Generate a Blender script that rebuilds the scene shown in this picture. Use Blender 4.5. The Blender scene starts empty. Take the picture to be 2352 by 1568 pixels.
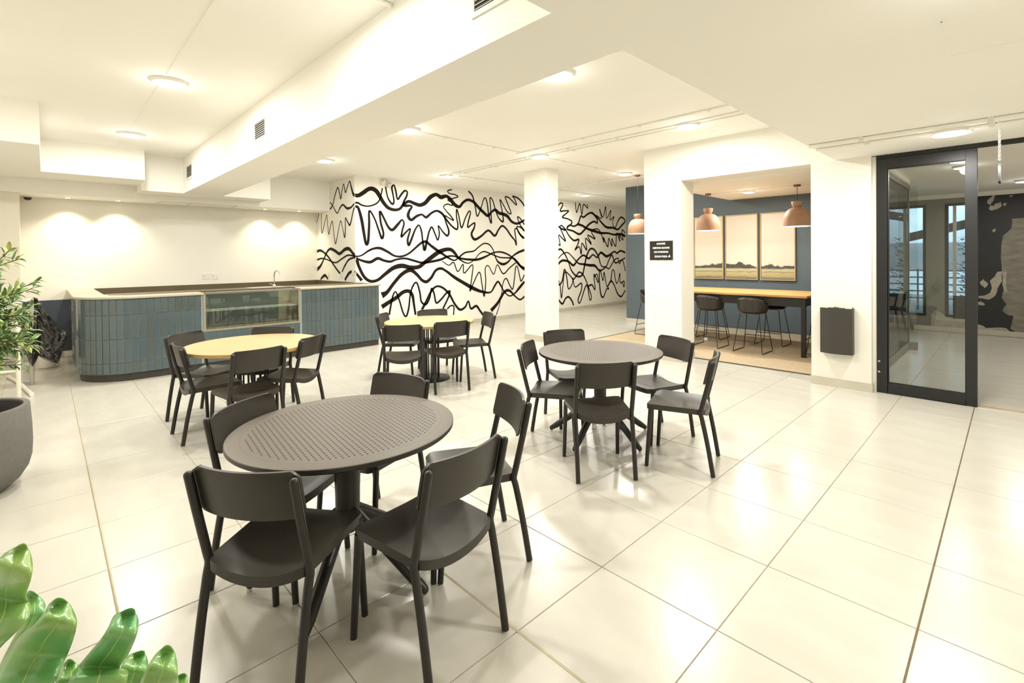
import bpy, bmesh, math, random
from mathutils import Vector, Matrix, noise

# ---------------------------------------------------------------- scene, camera, world, light, exposure
SC = bpy.context.scene
COL = SC.collection
random.seed(7)
cd = bpy.data.cameras.new('camera')
cam = bpy.data.objects.new('camera', cd)
COL.objects.link(cam)
cd.sensor_width = 36.0
cd.lens = 1113.447 / 2352 * 36
cd.shift_x = -(1203.737 - 1176) / 2352
cd.shift_y = (600.634 - 784) / 2352
cd.clip_start = 0.05
CAM = Vector((1.48762, -2.01255, 1.59185))
_r = Vector((0.703223757, 0.710911511, -0.00900945552))
_u = Vector((-0.000242584161, 0.012912008, 0.999916607))
_f = Vector((-0.710968557, 0.703162928, -0.00925248666))
cam.matrix_world = Matrix(((_r.x, _u.x, -_f.x, CAM.x), (_r.y, _u.y, -_f.y, CAM.y), (_r.z, _u.z, -_f.z, CAM.z), (0, 0, 0, 1)))
SC.camera = cam

W = bpy.data.worlds.new('sky')
SC.world = W
W.use_nodes = True
W.node_tree.nodes['Background'].inputs[0].default_value = (0.72, 0.86, 1.0, 1)
W.node_tree.nodes['Background'].inputs[1].default_value = 3.6

LAMP_COLOR = (1.0, 0.975, 0.905)
CEILING_LAMP_W = 38.0      # surface-mounted ceiling lights
GLOW_W = 1.8              # extra point light added under each ceiling lamp to brighten the ceiling
LOUNGE_LAMP_W = 26.0
CORRIDOR_LAMP_W = 26.0
WASHER_W = 52.0            # recessed spots over the bar wall
PENDANT_W = 9.0

SC.view_settings.view_transform = 'Standard'
SC.view_settings.look = 'None'
SC.view_settings.gamma = 1.0
SC.view_settings.use_curve_mapping = False
SC.view_settings.exposure = 0.34
try:
    SC.cycles.use_denoising = True
    SC.cycles.max_bounces = 12
    SC.cycles.diffuse_bounces = 6
    SC.cycles.glossy_bounces = 4
    SC.cycles.transmission_bounces = 8
    SC.cycles.transparent_max_bounces = 12
    SC.cycles.sample_clamp_indirect = 6.0
    SC.cycles.caustics_reflective = False
    SC.cycles.caustics_refractive = False
except Exception:
    pass

# ---------------------------------------------------------------- materials
def mat(name, col, rough=0.5, metal=0.0, var=0.0, vscale=6.0, bump=0.0, bscale=60.0, spec=0.5, col2=None, stretch=None, coat=0.0, emit=None, estr=0.0):
    m = bpy.data.materials.new(name)
    m.use_nodes = True
    nt = m.node_tree
    b = nt.nodes['Principled BSDF']
    b.inputs['Base Color'].default_value = (*col, 1)
    b.inputs['Roughness'].default_value = rough
    b.inputs['Metallic'].default_value = metal
    b.inputs['Specular IOR Level'].default_value = spec
    b.inputs['Coat Weight'].default_value = coat
    if emit:
        b.inputs['Emission Color'].default_value = (*emit, 1)
        b.inputs['Emission Strength'].default_value = estr
    tc = mp = None
    if var or bump:
        tc = nt.nodes.new('ShaderNodeTexCoord')
        mp = nt.nodes.new('ShaderNodeMapping')
        nt.links.new(tc.outputs['Object'], mp.inputs['Vector'])
        if stretch: mp.inputs['Scale'].default_value = stretch
    if var:
        n = nt.nodes.new('ShaderNodeTexNoise')
        n.inputs['Scale'].default_value = vscale
        n.inputs['Detail'].default_value = 5
        nt.links.new(mp.outputs[0], n.inputs['Vector'])
        r = nt.nodes.new('ShaderNodeValToRGB')
        c2 = col2 if col2 else tuple(max(0, c * (1 - var)) for c in col)
        r.color_ramp.elements[0].position = 0.32
        r.color_ramp.elements[1].position = 0.68
        r.color_ramp.elements[0].color = (*c2, 1)
        r.color_ramp.elements[1].color = (*col, 1)
        nt.links.new(n.outputs['Fac'], r.inputs['Fac'])
        nt.links.new(r.outputs['Color'], b.inputs['Base Color'])
    if bump:
        n2 = nt.nodes.new('ShaderNodeTexNoise')
        n2.inputs['Scale'].default_value = bscale
        n2.inputs['Detail'].default_value = 3
        nt.links.new(mp.outputs[0], n2.inputs['Vector'])
        bp = nt.nodes.new('ShaderNodeBump')
        bp.inputs['Strength'].default_value = bump
        bp.inputs['Distance'].default_value = 0.004
        nt.links.new(n2.outputs['Fac'], bp.inputs['Height'])
        nt.links.new(bp.outputs['Normal'], b.inputs['Normal'])
    return m

def glass(name, tint=(1, 1, 1), refl=1.0):
    m = bpy.data.materials.new(name)
    m.use_nodes = True
    nt = m.node_tree
    nt.nodes.remove(nt.nodes['Principled BSDF'])
    out = nt.nodes['Material Output']
    tr = nt.nodes.new('ShaderNodeBsdfTransparent')
    tr.inputs['Color'].default_value = (*tint, 1)
    gl = nt.nodes.new('ShaderNodeBsdfGlossy')
    gl.inputs['Roughness'].default_value = 0.01
    fr = nt.nodes.new('ShaderNodeFresnel')
    fr.inputs['IOR'].default_value = 1.5
    mx = nt.nodes.new('ShaderNodeMixShader')
    mu = nt.nodes.new('ShaderNodeMath'); mu.operation = 'MULTIPLY'; mu.inputs[1].default_value = refl
    nt.links.new(fr.outputs[0], mu.inputs[0])
    nt.links.new(mu.outputs[0], mx.inputs[0])
    nt.links.new(tr.outputs[0], mx.inputs[1])
    nt.links.new(gl.outputs[0], mx.inputs[2])
    nt.links.new(mx.outputs[0], out.inputs['Surface'])
    return m

def emis(name, col, strength):
    m = bpy.data.materials.new(name)
    m.use_nodes = True
    nt = m.node_tree
    nt.nodes.remove(nt.nodes['Principled BSDF'])
    e = nt.nodes.new('ShaderNodeEmission')
    e.inputs[0].default_value = (*col, 1)
    e.inputs[1].default_value = strength
    nt.links.new(e.outputs[0], nt.nodes['Material Output'].inputs['Surface'])
    return m

M = {}
M['wall'] = mat('wall_paint', (0.82, 0.80, 0.735), 0.65, bump=0.05, bscale=40, var=0.02, vscale=1.5)
M['wall2'] = mat('warm_wall_paint', (0.80, 0.75, 0.64), 0.65, bump=0.05, bscale=40, var=0.02, vscale=1.5)
M['ceil'] = mat('ceiling_paint', (0.91, 0.895, 0.845), 0.75, bump=0.06, bscale=25, var=0.02, vscale=1.2)
M['blue'] = mat('slate_blue_paint', (0.088, 0.116, 0.135), 0.6, var=0.06, vscale=3, bump=0.05)
M['navy'] = mat('navy_dado_paint', (0.05, 0.065, 0.095), 0.55, var=0.08, vscale=3)
M['greywall'] = mat('grey_wall_paint', (0.23, 0.22, 0.19), 0.65, var=0.12, vscale=2.5, bump=0.1)
M['darkwall'] = mat('charcoal_wall_paint', (0.024, 0.023, 0.024), 0.6, var=0.2, vscale=4, bump=0.1)
M['plaster'] = mat('bare_plaster', (0.46, 0.42, 0.34), 0.85, var=0.25, vscale=9, bump=0.3)
M['plaster2'] = mat('smeared_filler', (0.27, 0.245, 0.20), 0.8, var=0.35, vscale=5, bump=0.2, stretch=(1, 1, 3))
M['grout'] = mat('floor_grout', (0.50, 0.435, 0.31), 0.8, var=0.15, vscale=12)
M['tile'] = mat('floor_tile', (0.56, 0.535, 0.472), 0.24, var=0.08, vscale=2.2, spec=0.45, stretch=(0.8, 3.0, 1))
M['skirt'] = mat('skirting_tile', (0.55, 0.52, 0.44), 0.35, var=0.06, vscale=5)
M['carpet'] = mat('lounge_floor', (0.50, 0.39, 0.25), 0.8, var=0.12, vscale=14, bump=0.2, bscale=120)
M['strip'] = mat('dark_threshold', (0.10, 0.085, 0.06), 0.5, 0.2)
M['ink'] = mat('mural_paint', (0.014, 0.009, 0.006), 0.75, spec=0.15, var=0.2, vscale=3)
M['plastic'] = mat('black_moulded_plastic', (0.030, 0.0245, 0.0185), 0.38, bump=0.04, bscale=250, var=0.1, vscale=20)
M['legp'] = mat('black_leg_plastic', (0.015, 0.0125, 0.010), 0.38, bump=0.03, bscale=250)
M['glide'] = mat('pale_glide', (0.55, 0.55, 0.52), 0.5)
M['blackmetal'] = mat('black_powder_coat', (0.018, 0.016, 0.015), 0.42, 0.3, bump=0.03, bscale=300)
M['wood'] = mat('pale_oak_top', (0.46, 0.36, 0.20), 0.4, var=0.15, vscale=3.0, stretch=(16, 0.7, 1), col2=(0.44, 0.315, 0.14))
M['ply'] = mat('ply_edge', (0.50, 0.31, 0.10), 0.5, var=0.3, vscale=4, stretch=(1, 1, 60))
M['oak'] = mat('oak_bench_top', (0.62, 0.36, 0.13), 0.35, var=0.18, vscale=3, stretch=(0.7, 10, 1), col2=(0.50, 0.27, 0.08))
M['ctile'] = mat('glazed_teal_tile', (0.098, 0.138, 0.150), 0.25, var=0.5, vscale=9, col2=(0.056, 0.076, 0.080), stretch=(1, 1, 0.35), coat=0.4, bump=0.15, bscale=18)
M['ctile2'] = mat('glazed_blue_tile', (0.088, 0.132, 0.155), 0.25, var=0.5, vscale=9, col2=(0.052, 0.074, 0.084), stretch=(1, 1, 0.35), coat=0.4, bump=0.15, bscale=18)
M['ctile3'] = mat('glazed_grey_tile', (0.092, 0.122, 0.128), 0.25, var=0.5, vscale=9, col2=(0.062, 0.074, 0.072), stretch=(1, 1, 0.35), coat=0.4, bump=0.15, bscale=18)
M['cgrout'] = mat('counter_grout', (0.30, 0.37, 0.38), 0.7, var=0.1, vscale=20)
M['plinth'] = mat('dark_plinth', (0.050, 0.044, 0.036), 0.45, 0.2, var=0.1)
M['stone'] = mat('pale_worktop', (0.50, 0.445, 0.345), 0.3, var=0.06, vscale=8)
M['brown'] = mat('brown_splashback', (0.115, 0.085, 0.045), 0.45, var=0.15, vscale=5)
M['frame'] = mat('champagne_frame', (0.36, 0.32, 0.24), 0.35, 0.4)
M['slate'] = mat('display_back', (0.17, 0.185, 0.185), 0.25, var=0.1)
M['beige'] = mat('beige_panel', (0.50, 0.44, 0.33), 0.5, var=0.05)
M['steel'] = mat('brushed_steel', (0.55, 0.53, 0.50), 0.25, 0.9)
M['chrome'] = mat('chrome', (0.75, 0.74, 0.72), 0.08, 1.0)
M['white'] = mat('white_plastic', (0.78, 0.77, 0.72), 0.4, var=0.03)
M['grille'] = mat('grey_grille', (0.52, 0.50, 0.45), 0.5, 0.3)
M['dark'] = mat('dark_void', (0.045, 0.043, 0.04), 0.8)
M['doorframe'] = mat('charcoal_aluminium', (0.026, 0.026, 0.028), 0.38, 0.4, bump=0.02, bscale=300)
M['winframe'] = mat('black_window_frame', (0.015, 0.015, 0.016), 0.4, 0.2)
M['terra'] = mat('terracotta_shade', (0.43, 0.25, 0.155), 0.6, var=0.12, vscale=14, bump=0.08, bscale=150)
M['shadein'] = mat('white_shade_lining', (0.85, 0.83, 0.78), 0.5)
M['rust'] = mat('rust_canopy', (0.26, 0.10, 0.05), 0.55, 0.2)
M['sign'] = mat('gloss_black_sign', (0.012, 0.010, 0.009), 0.12, coat=0.5)
M['letter'] = mat('white_letter', (0.9, 0.9, 0.86), 0.5)
M['bin'] = mat('taupe_bin', (0.055, 0.050, 0.044), 0.42, 0.3, bump=0.02, bscale=300)
M['paper'] = mat('crumpled_liner', (0.72, 0.64, 0.46), 0.7, var=0.1, vscale=20)
M['pot'] = mat('grey_fibrestone', (0.165, 0.16, 0.145), 0.75, var=0.12, vscale=30, bump=0.1, bscale=120)
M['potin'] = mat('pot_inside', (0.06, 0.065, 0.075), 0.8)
M['bark'] = mat('bark_mulch', (0.36, 0.15, 0.06), 0.9, var=0.6, vscale=45, bump=0.8, bscale=60)
M['trunk'] = mat('olive_bark', (0.14, 0.10, 0.06), 0.85, var=0.4, vscale=20, bump=0.5, bscale=40)
M['olive'] = mat('olive_leaf', (0.22, 0.38, 0.12), 0.5, var=0.35, vscale=10, col2=(0.09, 0.19, 0.06))
M['olive2'] = mat('young_olive_leaf', (0.46, 0.52, 0.16), 0.5, var=0.3, vscale=10)
M['fruit'] = mat('dark_olive_fruit', (0.03, 0.018, 0.014), 0.35)
M['leaf'] = mat('broad_green_leaf', (0.34, 0.52, 0.13), 0.28, var=0.5, vscale=6, col2=(0.115, 0.40, 0.14), coat=0.4)
M['rib'] = mat('leaf_rib', (0.46, 0.66, 0.20), 0.4, var=0.15, vscale=9)
M['bag'] = mat('black_bin_liner', (0.022, 0.020, 0.018), 0.28, coat=0.5, bump=0.5, bscale=22)
M['rack'] = mat('white_painted_pipe', (0.76, 0.72, 0.62), 0.5, var=0.1, vscale=12)
M['rackgrey'] = mat('grey_painted_pipe', (0.42, 0.39, 0.32), 0.5, var=0.1)
M['bucket'] = mat('white_bucket', (0.66, 0.62, 0.53), 0.4, var=0.04)
M['green'] = mat('green_label', (0.32, 0.50, 0.03), 0.5, var=0.1)
M['reddot'] = mat('red_print', (0.45, 0.05, 0.03), 0.5)
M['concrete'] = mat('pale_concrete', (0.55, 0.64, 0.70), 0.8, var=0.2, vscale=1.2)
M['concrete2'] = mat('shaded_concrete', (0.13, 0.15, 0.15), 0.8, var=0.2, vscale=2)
M['beam'] = mat('brown_beam', (0.045, 0.032, 0.026), 0.7, var=0.2)
M['shrub'] = mat('dark_shrub_leaf', (0.035, 0.075, 0.035), 0.5, var=0.4, vscale=8)
M['rail'] = mat('painted_rail', (0.10, 0.11, 0.12), 0.5)
M['glass'] = glass('clear_glass', (0.93, 0.96, 0.94))
M['glassd'] = glass('smoked_door_glass', (0.92, 0.935, 0.92))
M['glasscase'] = glass('display_glass', (0.95, 0.98, 0.95))
M['glassedge'] = mat('green_glass_edge', (0.62, 0.67, 0.54), 0.1, coat=0.5)
M['joint'] = mat('brown_joint', (0.16, 0.115, 0.055), 0.7, var=0.3, vscale=20)
M['lamp'] = emis('lamp_diffuser', (1.0, 0.90, 0.70), 14.0)
M['bulb'] = emis('pendant_glow', (1.0, 0.92, 0.76), 9.0)
M['spotglow'] = emis('downlight_glow', (1.0, 0.93, 0.72), 12.0)

def tabletop_mat():
    m = mat('perforated_resin', (0.088, 0.071, 0.050), 0.46, bump=0.03, bscale=200)
    nt = m.node_tree; b = nt.nodes['Principled BSDF']
    N = nt.nodes.new; L = nt.links.new
    tc = N('ShaderNodeTexCoord'); sp = N('ShaderNodeSeparateXYZ')
    L(tc.outputs['Object'], sp.inputs[0])
    def mth(op, a, bb=None):
        n = N('ShaderNodeMath'); n.operation = op
        for i, v in enumerate((a, bb)):
            if v is None: continue
            if isinstance(v, (int, float)): n.inputs[i].default_value = v
            else: L(v, n.inputs[i])
        return n.outputs[0]
    p = 0.0235
    fx = mth('SUBTRACT', mth('FRACT', mth('DIVIDE', sp.outputs[0], p)), 0.5)
    fy = mth('SUBTRACT', mth('FRACT', mth('DIVIDE', sp.outputs[1], p)), 0.5)
    d = mth('SQRT', mth('ADD', mth('MULTIPLY', fx, fx), mth('MULTIPLY', fy, fy)))
    rr = mth('SQRT', mth('ADD', mth('MULTIPLY', sp.outputs[0], sp.outputs[0]), mth('MULTIPLY', sp.outputs[1], sp.outputs[1])))
    hole = mth('MULTIPLY', mth('LESS_THAN', d, 0.20), mth('LESS_THAN', rr, 0.445))
    ring = mth('LESS_THAN', mth('ABSOLUTE', mth('SUBTRACT', rr, 0.468)), 0.0015)
    mx = N('ShaderNodeMix'); mx.data_type = 'RGBA'
    mx.inputs[6].default_value = (0.088, 0.071, 0.050, 1); mx.inputs[7].default_value = (0.008, 0.006, 0.005, 1)
    L(mth('MAXIMUM', hole, mth('MULTIPLY', ring, 0.4)), mx.inputs[0])
    L(mx.outputs[2], b.inputs['Base Color'])
    rg = mth('ADD', 0.46, mth('MULTIPLY', hole, 0.5))
    L(rg, b.inputs['Roughness'])
    return m
M['perf'] = tabletop_mat()

def painting_mat(idx):
    """pale sky over a dark tree line and ochre fields, painted on canvas (object space: x across, z up)"""
    m = mat('field_landscape_canvas', (0.62, 0.53, 0.42), 0.8)
    nt = m.node_tree; b = nt.nodes['Principled BSDF']
    N = nt.nodes.new; L = nt.links.new
    tc = N('ShaderNodeTexCoord')
    mp = N('ShaderNodeMapping'); mp.inputs['Location'].default_value = (idx * 0.66, 0, 0)
    L(tc.outputs['Object'], mp.inputs[0])
    n1 = N('ShaderNodeTexNoise'); n1.inputs['Scale'].default_value = 5; n1.inputs['Detail'].default_value = 4
    mp1 = N('ShaderNodeMapping'); mp1.inputs['Scale'].default_value = (1, 1, 0.25)
    L(mp.outputs[0], mp1.inputs[0]); L(mp1.outputs[0], n1.inputs['Vector'])
    sp = N('ShaderNodeSeparateXYZ'); L(mp.outputs[0], sp.inputs[0])
    def mth(op, a, bb=None, c=None):
        n = N('ShaderNodeMath'); n.operation = op
        for i, v in enumerate((a, bb, c)):
            if v is None: continue
            if isinstance(v, (int, float)): n.inputs[i].default_value = v
            else: L(v, n.inputs[i])
        return n.outputs[0]
    # wobble the height by noise, then a colour ramp up the canvas
    n2 = N('ShaderNodeTexNoise'); n2.inputs['Scale'].default_value = 14
    mp2 = N('ShaderNodeMapping'); mp2.inputs['Scale'].default_value = (0.5, 1, 3)
    L(mp.outputs[0], mp2.inputs[0]); L(mp2.outputs[0], n2.inputs['Vector'])
    h = mth('ADD', sp.outputs[2], mth('MULTIPLY', mth('SUBTRACT', n2.outputs['Fac'], 0.5), 0.06))
    tree = mth('ADD', h, mth('MULTIPLY', mth('SUBTRACT', n1.outputs['Fac'], 0.5), -0.28))
    r = N('ShaderNodeValToRGB'); cr = r.color_ramp
    stops = [(0.0, (0.16, 0.15, 0.11)), (0.055, (0.20, 0.18, 0.12)), (0.075, (0.36, 0.31, 0.16)), (0.11, (0.42, 0.31, 0.13)), (0.14, (0.40, 0.37, 0.19)),
             (0.165, (0.22, 0.19, 0.10)), (0.178, (0.42, 0.40, 0.23)), (0.23, (0.40, 0.39, 0.25))]
    cr.elements[0].position, cr.elements[0].color = stops[0][0], (*stops[0][1], 1)
    cr.elements[1].position, cr.elements[1].color = stops[-1][0], (*stops[-1][1], 1)
    for p_, c_ in stops[1:-1]:
        e = cr.elements.new(p_); e.color = (*c_, 1)
    L(h, r.inputs['Fac'])
    tr = N('ShaderNodeValToRGB'); cr = tr.color_ramp
    cr.elements[0].position, cr.elements[0].color = 0.215, (0, 0, 0, 1)
    cr.elements[1].position, cr.elements[1].color = 0.235, (1, 1, 1, 1)
    L(h, tr.inputs['Fac'])
    sky = N('ShaderNodeValToRGB'); cr = sky.color_ramp
    cr.elements[0].position, cr.elements[0].color = 0.295, (0.06, 0.058, 0.05, 1)
    cr.elements[1].position, cr.elements[1].color = 0.315, (0.60, 0.545, 0.46, 1)
    L(tree, sky.inputs['Fac'])
    mx = N('ShaderNodeMix'); mx.data_type = 'RGBA'
    L(tr.outputs['Color'], mx.inputs[0]); L(r.outputs['Color'], mx.inputs[6]); L(sky.outputs['Color'], mx.inputs[7])
    L(mx.outputs[2], b.inputs['Base Color'])
    return m

# ---------------------------------------------------------------- mesh helpers
class MB:
    def __init__(s): s.v = []; s.f = []; s.mi = []; s.cur = 0
    def quad(s, a, b, c, d):
        i = len(s.v); s.v += [Vector(a), Vector(b), Vector(c), Vector(d)]; s.f.append((i, i + 1, i + 2, i + 3)); s.mi.append(s.cur)
    def box(s, x0, y0, z0, x1, y1, z1):
        x0, x1 = min(x0, x1), max(x0, x1); y0, y1 = min(y0, y1), max(y0, y1); z0, z1 = min(z0, z1), max(z0, z1)
        i = len(s.v)
        s.v += [Vector(p) for p in ((x0, y0, z0), (x1, y0, z0), (x1, y1, z0), (x0, y1, z0), (x0, y0, z1), (x1, y0, z1), (x1, y1, z1), (x0, y1, z1))]
        for q in ((0, 3, 2, 1), (4, 5, 6, 7), (0, 1, 5, 4), (1, 2, 6, 5), (2, 3, 7, 6), (3, 0, 4, 7)):
            s.f.append(tuple(i + k for k in q)); s.mi.append(s.cur)
        return s
    def prism(s, pts, z0, z1):
        """vertical prism over a ccw plan outline"""
        n = len(pts); i = len(s.v)
        s.v += [Vector((x, y, z0)) for x, y in pts] + [Vector((x, y, z1)) for x, y in pts]
        for k in range(n):
            j = (k + 1) % n
            s.f.append((i + k, i + j, i + n + j, i + n + k)); s.mi.append(s.cur)
        s.f.append(tuple(i + k for k in reversed(range(n)))); s.mi.append(s.cur)
        s.f.append(tuple(i + n + k for k in range(n))); s.mi.append(s.cur)
        return s
    def loft(s, rings, cap0=True, cap1=True):
        n = len(rings[0]); i = len(s.v)
        for r in rings: s.v += [Vector(p) for p in r]
        for a in range(len(rings) - 1):
            for k in range(n):
                j = (k + 1) % n
                s.f.append((i + a * n + k, i + a * n + j, i + (a + 1) * n + j, i + (a + 1) * n + k)); s.mi.append(s.cur)
        if cap0: s.f.append(tuple(i + k for k in reversed(range(n)))); s.mi.append(s.cur)
        if cap1: s.f.append(tuple(i + (len(rings) - 1) * n + k for k in range(n))); s.mi.append(s.cur)
        return s
    def tube(s, pts, r, n=10, cap=True, round_end=False, flat=1.0):
        """swept round bar; r is a number or one per point"""
        pts = [Vector(p) for p in pts]
        rs = list(r) if isinstance(r, (list, tuple)) else [r] * len(pts)
        if round_end:
            d = (pts[-1] - pts[-2]).normalized(); R = rs[-1]
            pts = pts[:-1] + [pts[-1] - d * R * 0.8, pts[-1] - d * R * 0.35, pts[-1]]
            rs = rs[:-1] + [R, R * 0.85, R * 0.35]
        up = None; rings = []
        for k, p in enumerate(pts):
            t = (pts[min(k + 1, len(pts) - 1)] - pts[max(k - 1, 0)])
            if t.length < 1e-9: t = Vector((0, 0, 1))
            t.normalize()
            if up is None:
                up = Vector((0, 1, 0)) if abs(t.z) > 0.6 else Vector((0, 0, 1))
            a = t.cross(up)
            if a.length < 1e-4: a = t.cross(Vector((1, 0, 0)))
            a.normalize(); b2 = a.cross(t).normalized(); up = b2
            rings.append([p + a * math.cos(2 * math.pi * q / n) * rs[k] + b2 * math.sin(2 * math.pi * q / n) * rs[k] * flat for q in range(n)])
        rings = [list(reversed(x)) for x in rings]
        return s.loft(rings, cap, cap)
    def lathe(s, prof, c=(0, 0), n=32, closed=False):
        """profile (radius, z) turned round a vertical axis at c"""
        i = len(s.v); m = len(prof)
        for rr, z in prof:
            for q in range(n):
                a = 2 * math.pi * q / n
                s.v.append(Vector((c[0] + rr * math.cos(a), c[1] + rr * math.sin(a), z)))
        rng = range(m) if closed else range(m - 1)
        for k in rng:
            k2 = (k + 1) % m
            for q in range(n):
                q2 = (q + 1) % n
                s.f.append((i + k * n + q, i + k * n + q2, i + k2 * n + q2, i + k2 * n + q)); s.mi.append(s.cur)
        return s
    def xf(s, mtx):
        s.v = [mtx @ v for v in s.v]; return s
    def mesh(s, name, mats, smooth=False, angle=0.6, merge=True):
        me = bpy.data.meshes.new(name)
        me.from_pydata([tuple(v) for v in s.v], [], s.f)
        for mm in (mats if isinstance(mats, (list, tuple)) else [mats]): me.materials.append(mm)
        for p, k in zip(me.polygons, s.mi): p.material_index = k
        bm = bmesh.new(); bm.from_mesh(me)
        if merge: bmesh.ops.remove_doubles(bm, verts=bm.verts, dist=1e-5)
        bmesh.ops.recalc_face_normals(bm, faces=bm.faces)
        if smooth:
            for f in bm.faces: f.smooth = True
            for e in bm.edges:
                if len(e.link_faces) == 2 and e.calc_face_angle(0) > angle: e.smooth = False
        bm.to_mesh(me); bm.free(); me.update()
        return me

def link(name, me, parent=None, loc=None):
    o = bpy.data.objects.new(name, me)
    COL.objects.link(o)
    if parent: o.parent = parent
    if loc is not None: o.location = loc
    return o
def part(name, mb, m, parent=None, smooth=False, angle=0.6, merge=True):
    return link(name, mb.mesh(name, m, smooth, angle, merge), parent)
def tag(o, label=None, cat=None, group=None, kind=None):
    if label: o['label'] = label
    if cat: o['category'] = cat
    if group: o['group'] = group
    if kind: o['kind'] = kind
    return o
def thing(name, label, cat, loc=(0, 0, 0), rz=0.0, group=None):
    o = bpy.data.objects.new(name, None); COL.objects.link(o)
    o.empty_display_size = 0.1
    o.location = loc; o.rotation_euler = (0, 0, rz)
    return tag(o, label, cat, group)
def struct(name, mb, m, parent=None, smooth=False):
    o = part(name, mb, m, parent, smooth)
    if not parent: o['kind'] = 'structure'
    return o
def copy_tree(o, parent=None):
    c = o.copy(); COL.objects.link(c)
    if parent: c.parent = parent
    for ch in list(o.children): copy_tree(ch, c)
    return c
def bevel(o, w, seg=2):
    b = o.modifiers.new('bevel', 'BEVEL'); b.width = w; b.segments = seg; b.limit_method = 'ANGLE'; b.angle_limit = 0.7
    return o
def spline(pts, n=8):
    """Catmull-Rom through tuples"""
    P = [Vector(p) for p in pts]; out = []
    for i in range(len(P) - 1):
        p0 = P[max(i - 1, 0)]; p1 = P[i]; p2 = P[i + 1]; p3 = P[min(i + 2, len(P) - 1)]
        for k in range(n):
            t = k / n
            out.append(0.5 * ((2 * p1) + (-p0 + p2) * t + (2 * p0 - 5 * p1 + 4 * p2 - p3) * t * t + (-p0 + 3 * p1 - 3 * p2 + p3) * t ** 3))
    out.append(P[-1]); return out
def area_lamp(name, loc, power, size, parent=None, shape='DISK', rot=(0, 0, 0), spread=None, size_y=None):
    l = bpy.data.lights.new(name, 'AREA'); l.energy = power; l.color = LAMP_COLOR; l.shape = shape; l.size = size
    if size_y: l.size_y = size_y
    if spread: l.spread = spread
    o = bpy.data.objects.new(name, l); COL.objects.link(o); o.location = loc; o.rotation_euler = rot
    if parent: o.parent = parent
    return o
# ---------------------------------------------------------------- the setting
def frame_xy(p):
    d = Vector(p) - CAM
    z = d.dot(_f)
    if z <= 0.05: return None
    return 1203.737 + 1113.447 * d.dot(_r) / z, 600.634 - 1113.447 * d.dot(_u) / z

floor = struct('floor', MB().box(-9.75, -3.7, -0.12, 3.2, 13.0, -0.005), M['grout'])
def tile_mesh(name, w, h, t, c, m):
    mb = MB()
    mb.loft([[(x * (w / 2 - o), y * (h / 2 - o), z) for x, y in ((-1, -1), (1, -1), (1, 1), (-1, 1))] for o, z in ((0, -t), (0, -c), (c, 0))], cap0=False)
    return mb.mesh(name, m)
T = 0.6
tm = tile_mesh('tile', T - 0.004, T - 0.004, 0.008, 0.0016, M['tile'])
cells = []
for i in range(-16, 5):
    for j in range(-6, 21):
        x, y = (i + 0.5) * T, (j + 0.5) * T
        if x > -4.1 and x < 0.2 and 5.5 < y < 8.0: continue            # under the lounge floor
        if y > 8.2 and x < -7.8: continue
        if y > 11 and x > -5: continue
        p = frame_xy((x, y, 0))
        q = [frame_xy((x + a * 0.3, y + b * 0.3, 0)) for a in (-1, 1) for b in (-1, 1)]
        seen = any(k and -10 < k[0] < 2362 and 560 < k[1] < 1580 for k in q)
        cells.append((0 if seen else 1, (Vector((x, y, 0)) - CAM).length, x, y))
cells.sort()
rest = MB()
for n, (u, d, x, y) in enumerate(cells):
    if n < 290 and u == 0:
        o = link('tile', tm, floor, (x, y, random.uniform(-0.0004, 0.0004)))
    else:
        a = T / 2 - 0.002
        rest.box(x - a, y - a, -0.006, x + a, y + a, 0)
o = part('tile_field', rest, M['tile'], floor, merge=False); o['kind'] = 'stuff'
for nm, b in (('a', (1.196, -3.7, 1.204, 4.9)), ('b', (-0.9, -0.606, 3.2, -0.594)), ('c', (-9.0, -1.797, 3.2, -1.791))):
    part('expansion_joint', MB().box(b[0], b[1], -0.006, b[2], b[3], 0.0008), M['joint'] if nm == 'a' else M['grout'], floor)

struct('trim_1', MB().box(-4.20, 5.13, -0.005, -4.165, 8.0, 0.011).box(-4.165, 5.13, -0.005, -2.63, 5.165, 0.011).box(-1.99, 5.135, -0.005, -0.29, 5.17, 0.011), M['strip'])
lf = struct('floor_lounge', MB().box(-4.165, 5.17, -0.005, 0.2, 8.0, 0.008), M['carpet'])

def wallbox(name, m, *boxes):
    mb = MB()
    for b in boxes: mb.box(*b)
    return struct(name, mb, m)
wallbox('wall_back', M['wall'], (-9.75, -3.7, 0, -9.65, 2.395, 3.3))
wall_mural = wallbox('wall_mural', M['wall'], (-7.95, 2.395, 0, -7.75, 13, 3.25), (-9.75, 2.395, 0, -7.95, 2.55, 3.3))
wallbox('wall_left', M['wall2'], (-9.65, -3.7, 0, -9.02, -2.275, 2.64))
wallbox('wall_hall_end', M['wall2'], (-7.75, 13, 0, -4.9, 13.15, 3.25), (-5.12, 8.2, 0, -5.0, 13, 3.25))
wallbox('wall_rear', M['wall'], (-9.75, -3.8, 0, 3.2, -3.7, 3.3))
wallbox('wall_right', M['wall'], (3.2, -3.7, 0, 3.3, 5.0, 3.3), (2.4, 4.83, 0, 3.2, 4.95, 2.72))
wallbox('wall_dado', M['navy'], (-9.652, -2.27, 0.10, -9.642, -1.3, 0.955))
wallbox('wall_lounge_front', M['wall'], (-2.62, 4.73, 0, -2.0, 5.13, 3.25), (-2.0, 4.73, 2.71, -0.28, 5.13, 3.25), (-0.28, 4.73, 0, 0.335, 5.13, 3.25))
wallbox('wall_lounge_back', M['blue'], (-5.12, 8.0, 0.0, 0.0, 8.2, 3.25))
wallbox('wall_column', M['wall'], (-5.215, 4.64, 0, -4.62, 4.95, 3.25))
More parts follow.
